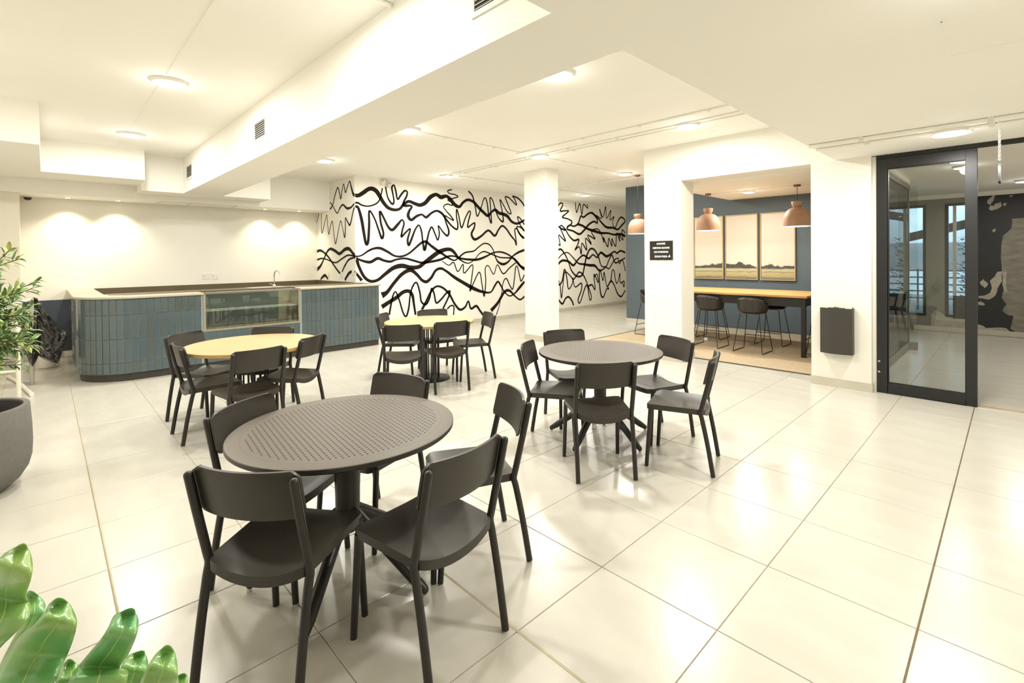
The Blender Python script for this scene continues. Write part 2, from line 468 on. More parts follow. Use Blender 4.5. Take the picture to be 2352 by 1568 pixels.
wallbox('wall_corridor_right', M['wall2'], (2.4, 4.95, 0, 2.5, 11.0, 2.78))
wallbox('ceiling', M['ceil'], (-7.95, 0.25, 3.25, -0.02, 13.1, 3.4))
wallbox('ceiling_bar', M['ceil'], (-9.75, -3.7, 3.30, -0.02, 0.25, 3.4), (-9.75, 0.25, 3.25, -7.95, 2.5, 3.4))
wallbox('ceiling_low', M['ceil'], (-0.02, -3.7, 2.72, 3.2, 4.95, 3.4))
wallbox('ceiling_bulkhead', M['ceil'], (-8.37, -0.33, 2.72, -0.02, 0.25, 3.31))
wallbox('ceiling_bar_drop', M['ceil'], (-8.95, -0.89, 2.72, -8.37, 1.03, 3.31))
wallbox('ceiling_bar_strip', M['ceil'], (-9.65, -3.7, 2.63, -8.95, 2.395, 3.31))
wallbox('ceiling_bar_shelf', M['ceil'], (-8.95, -2.035, 2.84, -8.0, -0.89, 3.31), (-8.95, -3.7, 2.84, -5.84, -2.035, 3.31))
wallbox('ceiling_lounge', M['ceil'], (-2.6, 5.13, 2.72, 0.3, 8.0, 2.85))
wallbox('ceiling_corridor', M['ceil'], (-3.0, 8.2, 2.78, 2.5, 11.0, 2.9), (0.2, 4.95, 2.78, 2.5, 8.2, 2.9))

# far wall of the corridor with two windows, charcoal to the right, patched
far = wallbox('wall_corridor_far', M['greywall'], (-3.0, 11.0, 0, 0.965, 11.2, 0.30), (-3.0, 11.0, 2.60, 0.965, 11.2, 2.78), (-3.0, 11.0, 0.30, -1.5, 11.2, 2.60),
              (0.20, 11.0, 0.30, 0.50, 11.2, 2.60))
fard = wallbox('wall_corridor_charcoal', M['darkwall'], (0.965, 10.995, 0, 2.5, 11.2, 2.78), (0.62, 10.985, 0.28, 0.965, 10.995, 0.74))
def window(name, x0, x1, z0, z1):
    w = 0.05
    o = struct(name, MB().box(x0, 10.99, z0, x0 + w, 11.1, z1).box(x1 - w, 10.99, z0, x1, 11.1, z1).box(x0 + w, 10.99, z1 - w, x1 - w, 11.1, z1).box(x0 + w, 10.99, z0, x1 - w, 11.1, z0 + w), M['winframe'])
    part('pane', MB().box(x0 + w, 11.04, z0 + w, x1 - w, 11.046, z1 - w), M['glass'], o)
    return o
window('window_1', -1.5, 0.20, 0.30, 2.60)
window('window_2', 0.50, 0.965, 0.30, 2.60)
part('sill', MB().box(0.62, 10.985, 0.3, 0.66, 11.2, 2.55), M['beige'], bpy.data.objects['window_2'])
PATCHES = [[[0.282,0.324],[0.332,0.426],[0.398,0.409],[0.464,0.349],[0.529,0.311],[0.625,0.287],[0.83,0.283],[0.837,0.011],[0.625,0.01],[0.398,0.019],[0.373,0.093],[0.273,0.094]],[[0.983,0.192],[1.065,0.169],[1.103,0.131],[1.235,0.155],[1.379,0.159],[1.478,0.078],[1.45,0.015],[1.235,0.012],[0.983,0.006]],[[1.013,1.022],[1.066,1.085],[1.103,1.035],[1.132,0.985],[1.088,0.911],[1.028,0.971]],[[1.155,1.047],[1.221,1.13],[1.264,1.232],[1.329,1.243],[1.322,1.052],[1.264,0.908],[1.228,0.764],[1.147,0.689],[1.066,0.705],[0.998,0.701],[0.998,0.753],[1.088,0.767],[1.162,0.822],[1.184,0.905]],[[1.336,1.223],[1.386,1.234],[1.379,0.993],[1.4,0.853],[1.351,0.831],[1.329,0.991]],[[0.983,0.628],[1.028,0.641],[1.088,0.593],[1.073,0.571],[0.99,0.576]],[[1.213,2.765],[1.228,2.692],[1.206,2.593],[1.162,2.515],[1.125,2.549],[1.118,2.601],[1.177,2.667],[1.199,2.746]],[[1.235,2.54],[1.307,2.564],[1.322,2.482],[1.25,2.427],[1.177,2.408],[1.14,2.456],[1.169,2.505],[1.213,2.491]],[[1.279,2.768],[1.407,2.771],[1.393,2.726],[1.293,2.716]],[[1.336,2.531],[1.386,2.547],[1.379,2.487],[1.343,2.484]],[[1.421,2.674],[1.471,2.679],[1.464,2.65],[1.428,2.649]],[[1.191,2.035],[1.235,2.064],[1.228,2.003],[1.206,1.984]],[[1.457,2.232],[1.63,2.241],[1.658,0.077],[1.52,0.083],[1.436,0.154],[1.478,0.398],[1.415,0.403],[1.329,0.487],[1.386,0.612],[1.322,0.729],[1.358,0.912],[1.322,1.193],[1.307,1.515],[1.336,1.918],[1.45,2.053]],[[0.768,0.73],[0.822,0.723],[0.814,0.628],[0.76,0.656]]]
for k, poly in enumerate(PATCHES):
    mb = MB()
    r0 = random.Random(k)
    pts = []
    for a, b in zip(poly, poly[1:] + poly[:1]):
        pts.append(a)
        pts.append([(a[0] + b[0]) / 2 + r0.uniform(-.008, .008), (a[1] + b[1]) / 2 + r0.uniform(-.008, .008)])
    big = k == 12
    ccw = sum(a[0] * b[1] - a[1] * b[0] for a, b in zip(pts, pts[1:] + pts[:1])) > 0
    if not ccw: pts = pts[::-1]
    mb.prism([(p[0], p[1]) for p in pts], 0, 0.003 if big else 0.005)
    mb.xf(Matrix(((1, 0, 0, 0), (0, 0, -1, 10.995), (0, 1, 0, 0), (0, 0, 0, 1))))
    part('filler_patch' if big else 'plaster_patch', mb, M['plaster2'] if big else M['plaster'], fard if k else far)

# skirting tiles
def skirting(name, p0, p1, nrm, h=0.10, t=0.012, z=0.0):
    p0, p1, nrm = Vector((*p0, 0)), Vector((*p1, 0)), Vector((*nrm, 0))
    d = p1 - p0; L = d.length; d.normalize()
    o = struct(name, MB().box(p0.x, p0.y, z, p1.x + nrm.x * 0.004, p1.y + nrm.y * 0.004, z + h * 0.97), M['grout'])
    n = max(1, round(L / 0.6)); s = L / n
    mb = MB().box(0.0015, 0, z, s - 0.0015, t, z + h)
    me = mb.mesh('tile', M['skirt'])
    ang = math.atan2(d.y, d.x)
    flip = (Vector((-d.y, d.x, 0)).dot(nrm) < 0)
    for k in range(n):
        a = p0 + d * (s * k) if not flip else p0 + d * (s * (k + 1))
        q = link('tile', me, o, a); q.rotation_euler = (0, 0, ang if not flip else ang + math.pi)
    return o
skirting('baseboard_mural', (-7.75, 2.41), (-7.75, 12.9), (1, 0))
skirting('baseboard_column_front', (-5.225, 4.64), (-4.61, 4.64), (0, -1))
skirting('baseboard_column_side', (-4.62, 4.63), (-4.62, 4.95), (1, 0))
skirting('baseboard_lounge_pillar', (-2.63, 4.73), (-1.99, 4.73), (0, -1))
skirting('baseboard_lounge_jamb', (-2.0, 4.72), (-2.0, 5.13), (1, 0))
skirting('baseboard_right_pier', (-0.29, 4.73), (0.345, 4.73), (0, -1))
skirting('baseboard_right_return', (0.335, 4.72), (0.335, 4.80), (1, 0))
skirting('baseboard_lounge_back', (-5.13, 8.0), (0.0, 8.0), (0, -1), z=0.0)
skirting('baseboard_back', (-9.65, -2.27), (-9.65, -1.8), (1, 0))
skirting('baseboard_corridor', (0.0, 10.985), (2.4, 10.985), (0, -1))

# ---------------------------------------------------------------- mural: painted strokes on wall_mural (unfolded: y along the main face, round the corner at 2.395)
MURAL = """1.22,2.664,3.2 1.357,2.744,2.3 1.469,2.925,2.7 1.615,3.089,2.2 1.703,2.958,2.6 1.761,2.842,2.6 1.832,3.022,2.2 1.9,3.134,1.7 1.955,3.009,2.6 1.993,2.951,2.2 2.079,3.06,2.1 2.178,3.156,2.1 2.246,3.042,3.8 2.335,2.884,5.3 2.454,2.852,5.9 2.567,2.914,6.4 2.682,2.999,6.4 2.774,3.019,6.9 2.867,2.973,7.4 2.948,2.86,6.6 3.018,2.756,6.2 3.126,2.653,5.8 3.273,2.618,4.9 3.399,2.649,4.5 3.489,2.745,5 3.62,2.823,5 3.764,2.787,6 3.898,2.762,6.5 4.035,2.818,7.1 4.175,2.959,7.6 4.332,3.031,6.2 4.461,2.982,7.7 4.608,3.018,5.9 4.727,2.954,6.9 4.846,2.84,7.4 4.984,2.799,5.5 5.095,2.907,5 5.239,2.981,5.1 5.416,2.943,5.6 5.547,2.837,6.2 5.713,2.718,6.3 5.866,2.634,5.8 5.988,2.734,4.2 6.113,2.794,5.9 6.237,2.722,6.5 6.382,2.703,6.5 6.528,2.656,7.1 6.677,2.526,5.5 6.867,2.479,5 7.063,2.544,4.5 7.147,2.59,4.5
1.224,2.812,1.8 1.357,2.733,1.8 1.486,2.61,2.2 1.599,2.557,1.8 1.72,2.659,3.1 1.858,2.709,2.6 2.043,2.623,3.9 2.235,2.629,3 2.431,2.709,2.9 2.541,2.668,2.5 2.677,2.656,2.1 2.816,2.698,2.2 2.911,2.77,2.2 2.96,2.883,1.8 2.998,3.05,2.2
3.071,3.09,2.2 3.105,2.917,2.2 3.152,2.81,2.7 3.225,2.738,3.6 3.263,2.796,2.7 3.24,2.95,2.7 3.217,3.082,3.1 3.268,3.142,2.2 3.308,3.023,3.1 3.351,2.848,2.7 3.428,2.944,3.2 3.519,3.042,3.2 3.583,3.025,2.7 3.569,2.933,3.2 3.49,2.79,3.6 3.515,2.724,4.5 3.631,2.732,3.7 3.697,2.713,3.2 3.63,2.617,4.6 3.602,2.502,5.9 3.68,2.425,5.1 3.814,2.513,4.6 3.949,2.555,3.3 4.058,2.502,4.7 4.199,2.604,3.8 4.342,2.661,3.8 4.485,2.609,4.8 4.601,2.481,3.9 4.749,2.341,3.4 4.9,2.26,3.5 4.933,2.373,3 4.895,2.57,2.5 4.906,2.732,2.5 4.966,2.574,2.5 5.04,2.302,3 5.154,2.533,2.5 5.267,2.704,2.5 5.315,2.669,2.5 5.248,2.462,3 5.23,2.322,3 5.344,2.39,2.6 5.443,2.432,3.1 5.425,2.316,3.6 5.341,2.16,4.6 5.437,2.034,5.1 5.638,2.116,4.2 5.878,2.266,4.2 6.086,2.14,4.8 6.213,2.291,3.8 6.341,2.398,3.8 6.487,2.327,3.8 6.635,2.167,3.9 6.785,2.032,3.3 6.841,1.908,2.8 6.824,2.089,2.8 6.788,2.31,2.8 6.866,2.34,2.8 6.98,2.204,3.4 7.141,2.095,4
4.775,3.184,2 4.654,3.144,2.4 4.698,3.087,2 4.849,3.075,2 4.947,3.033,2 4.818,2.986,2 4.652,2.936,2 4.756,2.883,2 4.77,2.815,2 4.636,2.837,2 4.531,2.769,1.9 4.604,2.676,2 4.722,2.573,2.5 4.811,2.467,2.5 4.691,2.51,2 4.558,2.564,2.4 4.586,2.432,2.9 4.672,2.215,3.9 4.626,2.104,3.9 4.509,2.186,2.9 4.38,2.326,2.4 4.407,2.159,2.9 4.362,2.001,2.9 4.292,2.132,2.9 4.209,2.284,3.3 4.138,2.198,3.3 4.08,2.008,3.8 4.008,1.771,5.2 3.963,1.959,3.3 3.931,2.192,3.3 3.865,2.318,2.8 3.77,2.21,3.2 3.675,2,4.1 3.607,1.873,4.1 3.583,1.998,3.7 3.651,2.229,2.8 3.52,2.133,3.2 3.43,2.052,3.6 3.457,2.2,3.2 3.497,2.337,3.2 3.447,2.414,2.7 3.344,2.308,4.9 3.218,2.192,4.9 3.121,2.255,4 3.026,2.427,3.5 2.937,2.565,3.5 2.953,2.336,3.5 3.01,2.119,3.5 2.973,2.008,3.9 2.904,2.181,3.1 2.813,2.416,2.6 2.703,2.561,3 2.695,2.282,3.9 2.668,1.938,4.3 2.622,1.894,4.3 2.579,2.107,4.7 2.537,2.36,5.1 2.473,2.59,4.2 2.418,2.628,3.8 2.326,2.548,2.9 2.177,2.281,3.4 2.059,2.352,2.6 1.964,2.423,2.2 1.957,2.206,2.6 1.918,2.034,3 1.834,2.212,1.7 1.738,2.382,1.8 1.619,2.178,1.8 1.476,1.915,2.2 1.393,2.143,1.8 1.331,2.395,1.8 1.208,2.265,1.8 1.138,2.131,1.8 1.088,2.317,1.6 1.04,2.551,1.6 0.933,2.395,1.6 0.783,2.168,1.9 0.749,2.358,1.4 0.757,2.605,1.4
0.497,2.408,1.4 0.622,2.615,1.9
0.464,1.762,4.8 0.684,1.782,4.3 0.912,1.72,3.7 1.16,1.602,3.7 1.398,1.443,3.6 1.655,1.3,3.6 1.758,1.313,2.6 1.911,1.446,3.5 2.11,1.577,3 2.394,1.618,2.5
0.457,1.569,3.4 0.737,1.604,2.4 1.021,1.58,1.9 1.453,1.511,2.3 1.765,1.589,2.6 2.064,1.663,2.6 2.395,1.639,2.1 2.528,1.659,2.1 2.666,1.745,3 2.805,1.799,3.5 2.946,1.8,4.4 3.114,1.724,4 3.261,1.645,3.1 3.437,1.633,3.2 3.618,1.701,3.2 3.805,1.84,3.7 3.941,1.935,4.2 4.051,1.955,4.7 4.162,1.879,4.7 4.33,1.773,5.3 4.503,1.676,4.4 4.679,1.578,3.4 4.83,1.532,2.5 4.954,1.601,3 5.143,1.713,3 5.401,1.751,2.6 5.568,1.855,2.3 5.737,1.94,2.4 5.908,1.911,2.4 6.029,1.78,2.1 6.08,1.646,2.1 6.185,1.485,3.8 6.365,1.415,5.4 6.551,1.48,3.8 6.703,1.616,3.3 6.896,1.713,4.5 7.137,1.784,5.1
0.45,1.341,7.2 0.673,1.438,5.2 0.851,1.58,3.7 1.026,1.742,4.2 1.221,1.808,4.6 1.461,1.758,5.4 1.667,1.7,5.3 1.921,1.784,5.7 2.116,1.791,5.6 2.28,1.703,5.5 2.403,1.618,5.5 2.459,1.448,4.7 2.568,1.233,4.7 2.704,1.131,4.7 2.867,1.147,4.8 3.035,1.261,5.7 3.233,1.389,7.1 3.434,1.43,7.7 3.641,1.391,6.9 3.853,1.398,7 4.018,1.501,7.1 4.186,1.606,8.1 4.387,1.725,8.2 4.593,1.786,6.8 4.742,1.774,6.4 4.862,1.676,5.5 4.984,1.55,3 5.203,1.46,2 5.398,1.521,1.5 5.565,1.674,1.8 5.734,1.739,2.4 5.975,1.673,2.4 6.258,1.592,2.4 6.552,1.576,2.7 6.741,1.561,3.3 6.893,1.448,3.9 7.009,1.334,4.5 7.13,1.261,5.7
2.405,1.607,2.1 2.527,1.553,3.4 2.709,1.519,4.7 2.873,1.593,4.8 3.015,1.548,4 3.16,1.524,4 3.31,1.567,3.1 3.513,1.587,3.2 3.721,1.54,3.7 3.936,1.49,3.7 4.185,1.511,4.3 4.443,1.556,4.4 4.65,1.627,3.4 4.831,1.626,3 5.016,1.575,3.5 5.237,1.548,4.1 5.53,1.545,4.7 5.801,1.621,3.7 6.046,1.713,2.7 6.296,1.727,3.2 6.553,1.658,3.3 6.759,1.533,3.3 6.97,1.363,5 7.131,1.289,5.7
2.958,0.825,11 3.079,0.884,6.6 3.228,1.054,5.8 3.432,1.249,6.3 3.64,1.334,6.9 3.797,1.237,5.6 3.931,1.104,5.1 4.054,1.064,5.7 4.18,1.154,5.2 4.296,1.306,4.8 4.44,1.35,4.8 4.586,1.286,4.4 4.825,1.131,5.9 5.134,0.968,6.6 5.39,0.841,7.2 5.654,0.749,5.2 5.928,0.721,3.2 6.07,0.873,4.3 6.179,0.975,3.8 6.285,0.862,3.8 6.393,0.708,2.7 6.577,0.587,2.7 6.767,0.645,3.3 6.963,0.802,6.2 7.126,0.935,5.1
2.955,0.584,7.5 3.1,0.661,6.6 3.299,0.759,6.7 3.453,0.862,6.3 3.595,0.877,6 3.685,0.78,5.5 3.722,0.57,4.2 3.759,0.347,3.7
3.122,0.404,3.1 3.174,0.656,3.1 3.226,0.831,2.7 3.288,0.872,2.2 3.374,0.664,2.7 3.447,0.432,2.7 3.523,0.334,3.2 3.59,0.511,3.2 3.633,0.806,2.8 3.701,0.987,3.2 3.795,1.052,2.8 3.873,0.838,3.3 3.911,0.626,3.3 4.033,0.558,3.3 4.133,0.705,2.8 4.177,0.904,2.9 4.246,0.793,3.3 4.301,0.574,3.4 4.431,0.637,3.4 4.58,0.773,3.4 4.685,0.816,3.4 4.638,0.672,3.4 4.487,0.427,3.4
3.922,0.449,4.7 4.034,0.617,4.7 4.176,0.845,4.3 4.32,0.945,3.4 4.493,0.9,3.9 4.669,0.744,4.4 4.817,0.512,4 4.969,0.363,4.5 5.127,0.413,4 5.224,0.545,3 5.302,0.361,4.1 5.466,0.412,4.6 5.581,0.286,4.2 5.681,0.173,4.7
4.605,0.405,2.9 4.695,0.472,2.5 4.792,0.452,2.5 4.783,0.254,2.5
4.472,1.519,1.2 4.662,1.419,1.7 4.799,1.483,2.2 4.918,1.265,2 5.076,1.436,2 5.105,1.222,2.3 5.364,1.419,2 5.327,1.062,2.3 5.275,0.784,2.5 5.391,0.982,2.3 5.576,1.234,2.3 5.656,0.919,2.3 5.72,0.628,2.6 5.776,0.992,2.4 5.763,1.307,2.1 5.867,1.384,1.8 6.039,1.167,1.9 6.166,1.405,1.9 6.362,1.171,2.7 6.586,1.315,2.5 6.816,1.449,2.5
5.94,0.256,7.9 6.172,0.438,6.4 6.393,0.694,6 6.579,0.725,5.5 6.766,0.575,3.3 6.958,0.465,3.4 7.121,0.539,4
6.114,0.134,2.1 6.225,0.38,1.6 6.301,0.672,1.6 6.359,0.94,2.2 6.471,1.045,2.5 6.599,0.847,2.5 6.692,0.76,2.8 6.752,0.979,2.5 6.806,1.31,2.5 6.872,1.337,2.2 6.947,1.111,2.5 7.004,0.954,2.8 7.129,1.119,2.8
5.258,3.193,3 5.385,3.082,3.1 5.464,2.831,2.6 5.527,2.603,2.6 5.647,2.818,2.1 5.751,3.059,2.1 5.836,2.987,2.6 5.9,2.623,3.2 5.978,2.455,3.2 5.961,2.785,2.4 5.94,3.074,2.4 6.027,3.028,2.4 6.13,2.769,2.7 6.235,2.587,2.7 6.379,2.513,3.8 6.346,2.782,2.4 6.277,3.061,2.4 6.385,2.947,2.2 6.53,2.766,2.5 6.661,2.732,2.5 6.569,2.932,2.5 6.461,3.143,2.7 6.609,3.127,2.5 6.854,2.966,2.5 6.798,3.114,2.5 6.723,3.191,2.5 6.915,3.151,3.4 7.07,3.051,3.4 7.152,2.958,4
7.146,2.463,3.4 6.986,2.625,2.8 6.889,2.648,2.5 6.984,2.456,2.8 7.143,2.293,3.4 7.022,2.374,2.8 6.866,2.396,2.8 6.942,2.231,3.4 7.097,2.094,3.4
0.663,1.135,3.3 0.897,1.23,5.1 1.074,1.145,3.2
1.903,1.152,4.4 2.102,1.297,5.2 2.294,1.343,3
2.364,1.344,3 2.456,1.237,4.2 2.522,1.15,4.7
8.52,3.065,2.4 8.637,3.15,3.1 8.73,3.11,3.1 8.611,2.919,3.7 8.774,2.929,3.1 8.989,2.942,3.1 8.844,2.841,3.1 8.702,2.741,3.7 8.938,2.706,3.1 9.13,2.638,3.8 9.08,2.542,4.4 8.935,2.474,5 8.934,2.396,4.3 9.176,2.357,4.4 9.473,2.271,5.1 9.679,2.373,5.1 9.942,2.577,5.2 10.21,2.686,4.6 10.373,2.644,4.7 10.348,2.792,4.6 10.106,2.944,4.6 9.893,2.899,4.5 9.684,2.791,4.5 9.556,2.817,4.5 9.427,2.587,4.4 9.227,2.5,3.8 9.08,2.526,3.7
9.377,2.57,5.1 9.629,2.532,5.8 9.887,2.445,5.8 10.206,2.39,7.3 10.591,2.335,6 10.933,2.344,4.8 11.285,2.303,4.8 11.649,2.33,6.3 11.941,2.266,7.1
9.31,3.214,2.5 9.356,2.917,2.8 9.51,3.197,2.9 9.608,2.867,2.9 9.689,3.177,2.9 9.895,3.078,2.6 9.871,3.206,2.6
10.106,2.977,2.6 10.376,2.827,4 10.651,2.639,5.4 10.878,2.53,6.1 11.228,2.525,5.5 11.498,2.483,4.9 11.714,2.614,4.9 11.935,2.782,4.3 11.718,2.896,4.2 11.532,2.781,3.5 11.347,2.53,2.8 11.201,2.697,2.4 11.292,2.891,2.8 11.055,2.776,2.4 11.117,3.088,2.7 10.881,2.819,2.4 10.829,3.189,2.7 10.682,2.843,2.7 10.5,3.1,2.7 10.597,2.805,2.7 10.322,2.89,2.7
8.513,2.473,3.6 8.674,2.403,4.3 8.838,2.377,4.3 8.675,2.495,3.1 8.605,2.431,3.1 8.834,2.069,3.7 8.694,2.127,2.8 8.533,2.215,2.7 8.598,1.927,2.7 8.506,1.972,2.7
8.839,2.408,3.1 8.98,2.227,3.7 9.221,2.076,4.4 9.446,2.111,4.5 9.394,1.952,3.8 9.267,1.792,3.2 9.468,1.889,3.2 9.567,1.666,3.8 9.597,2.002,2.9 9.827,1.795,3.9 9.779,2.15,2.9 10.067,1.976,3.6 9.885,2.25,2.9 10.258,2.143,3.6 10.072,2.369,2.9 10.371,2.461,3 10.563,2.334,3 10.729,2.035,3.4 10.702,2.203,3 10.927,1.901,3.7 10.989,2.175,3.1 11.161,1.921,3.4 11.164,2.162,3.1 11.37,1.922,3.5 11.436,2.359,3.5 11.615,2.083,3.2 11.587,2.293,3.2 11.801,2.139,3.2 11.743,2.473,3.2 11.942,2.373,3.2
8.504,1.789,4.3 8.643,1.805,4.3 8.829,1.636,3.7 8.97,1.418,3.1 9.112,1.165,3.8 9.357,1,4.4 9.61,1.04,4.5 9.717,1.311,5.2 9.824,1.6,5.2 9.985,1.812,4.6 10.199,1.813,4.6 10.415,1.597,4.7 10.578,1.294,3.4 10.804,1.256,3.1 11.006,1.201,3.1 11.274,1.454,3.5 11.516,1.521,3.1 11.575,1.345,3.2 11.762,1.466,3.2 11.926,1.09,3.6
8.501,1.531,2.4 8.688,1.667,2.5 8.925,1.714,2.5 9.166,1.572,2.8 9.412,1.396,3.8 9.666,1.36,5.1 9.979,1.322,6.5 10.247,1.3,6.6 10.465,1.146,4.7 10.69,1.191,3.4 10.862,1.289,3.4 10.98,1.458,3.4 11.158,1.628,4.1 11.333,1.384,4.2 11.576,1.433,3.5 11.932,1.536,3.2
8.499,1.379,4.9 8.686,1.483,5.5 8.97,1.449,5 9.187,1.336,5.7 9.413,1.507,4.4 9.669,1.633,4.5 9.929,1.535,5.2 10.143,1.648,3.9 10.36,1.564,4 10.555,1.714,6 10.866,1.595,6.8 11.158,1.697,4.8 11.308,1.749,4.2 11.458,1.696,4.9 11.642,1.774,4.9 11.934,1.714,5
8.516,0.907,4.9 8.537,0.785,4.3 8.678,0.901,4.3 8.776,1.221,3.7 8.869,1.017,3.7 8.96,0.64,3.1 9.157,0.881,2.8 8.941,1.092,2.8 8.775,1.113,2.5 8.674,0.563,2.8 8.626,0.413,3.1 8.584,0.782,2.7
9.158,0.976,2.8 9.253,0.688,2.8 9.556,0.785,3.8 9.553,0.577,3.8 9.398,0.299,3.8 9.498,0.213,3.2 9.813,0.725,3.9 9.965,0.261,3.3 10.046,0.354,3.3 9.866,0.723,3.2 9.661,1.022,3.9 9.459,1.124,3.8 9.307,1.002,3.8 9.157,0.881,2.8
9.865,0.658,4.5 10.078,0.713,3.9 10.238,0.557,3.3 10.189,1.038,3.3 10.405,0.764,3 10.353,1.033,3 10.188,0.939,3
10.493,1.195,4 10.461,0.862,4 10.539,0.39,4.7 10.678,0.297,4 10.853,0.541,3.4 10.968,0.535,3.1 10.912,0.64,2.7 11.088,0.803,4.1 11.151,1.111,3.1 11.27,1.108,3.1 11.385,0.722,3.1 11.507,0.786,2.8 11.602,1.029,3.2 11.628,0.711,3.2 11.847,0.755,3.2 11.844,0.56,3.2 11.752,0.706,2.8
10.521,1.178,3.3 10.657,0.821,3 10.717,1.089,3 10.799,0.815,3.1 10.882,0.607,2.7 11.088,0.786,4.8 11.264,0.658,3.5 11.471,0.351,4.2 11.684,0.25,4.2 11.918,0.449,3.6
8.486,0.377,3.6 8.67,0.226,4.9 8.813,0.37,4.3 8.957,0.407,4.4 9.101,0.288,4.4 9.182,0.141,4.4"""
for line in MURAL.strip().split('\n'):
    pts = [tuple(float(t) for t in q.split(',')) for q in line.split()]
    pts = spline([(a, b, c / 100) for a, b, c in pts], 6)
    mb = MB(); prev = None
    n = len(pts)
    for k, p in enumerate(pts):
        a, b = pts[max(k - 1, 0)], pts[min(k + 1, n - 1)]
        d = Vector((b.x - a.x, b.y - a.y)); 
        if d.length < 1e-6: d = Vector((1, 0))
        d.normalize(); nn = Vector((-d.y, d.x)); w = max(p.z * 1.22 + 0.004, 0.014) * 0.5
        pr_ = []
        for sgn in (1, -1):
            s, z = p.x + nn.x * w * sgn, p.y + nn.y * w * sgn
            if s >= 2.395: pr_.append(Vector((-7.7475, s, z)))
            else: pr_.append(Vector((-7.75 - (2.395 - s) + 0.0025, 2.3925, z)))
        if prev is not None: mb.quad(prev[0], prev[1], pr_[1], pr_[0])
        prev = pr_
    part('painted_stroke', mb, M['ink'], wall_mural)

# ---------------------------------------------------------------- outside the corridor windows
wallbox('floor_outside', M['concrete2'], (-4.85, 11.2, -0.3, 8, 23, -0.05))
wallbox('wall_outside', M['concrete'], (-7, 19.0, 1.05, 6, 19.25, 1.95))
wallbox('ceiling_outside', M['concrete2'], (-4.85, 11.2, 3.1, 7, 17.6, 3.4))
wallbox('wall_opposite', M['concrete'], (-12, 23.0, -0.3, 10, 23.3, 5.5))
struct('trim_2', MB().loft([[(x, 18.4, z), (x, 18.7, z), (x, 18.7, z + 0.27), (x, 18.4, z + 0.27)] for x, z in ((-5, 0.95), (4, 3.3))]), M['beam'])
t = thing('outdoor_railing', 'pale metal railing outside the corridor windows', 'railing', (0, 16.2, -0.05))
for k in range(5): part('rail', MB().tube([(-5, 0, 0.35 + 0.2 * k), (4, 0, 0.35 + 0.2 * k)], 0.02, 8), M['rail'], t)
for k in range(7): part('post', MB().box(-5 + 1.5 * k - 0.02, -0.02, 0, -5 + 1.5 * k + 0.02, 0.02, 1.2), M['rail'], t)
t = thing('outdoor_shrub', 'dark leafy shrub outside behind the narrow corridor window', 'shrub', (0.80, 12.4, -0.05))
part('stem', MB().tube([(0, 0, 0), (0.02, 0, 0.7), (-0.02, 0.02, 1.9)], [0.03, 0.025, 0.01], 7), M['trunk'], t)
mb = MB(); rr = random.Random(3)
for k in range(420):
    a = rr.uniform(0, 6.28); z = rr.uniform(0.5, 2.0); r_ = (0.34 - 0.15 * abs(z - 1.3)) * math.sqrt(rr.random())
    c = Vector((r_ * math.cos(a), r_ * math.sin(a), z)); d = Vector((math.cos(a), math.sin(a), rr.uniform(-.4, .8))).normalized(); s_ = d.cross(Vector((0, 0, 1))).normalized() * 0.022
    mb.quad(c, c + d * 0.05 + s_, c + d * 0.11, c + d * 0.05 - s_)
o = part('foliage', mb, M['shrub'], t, merge=False); o['kind'] = 'stuff'
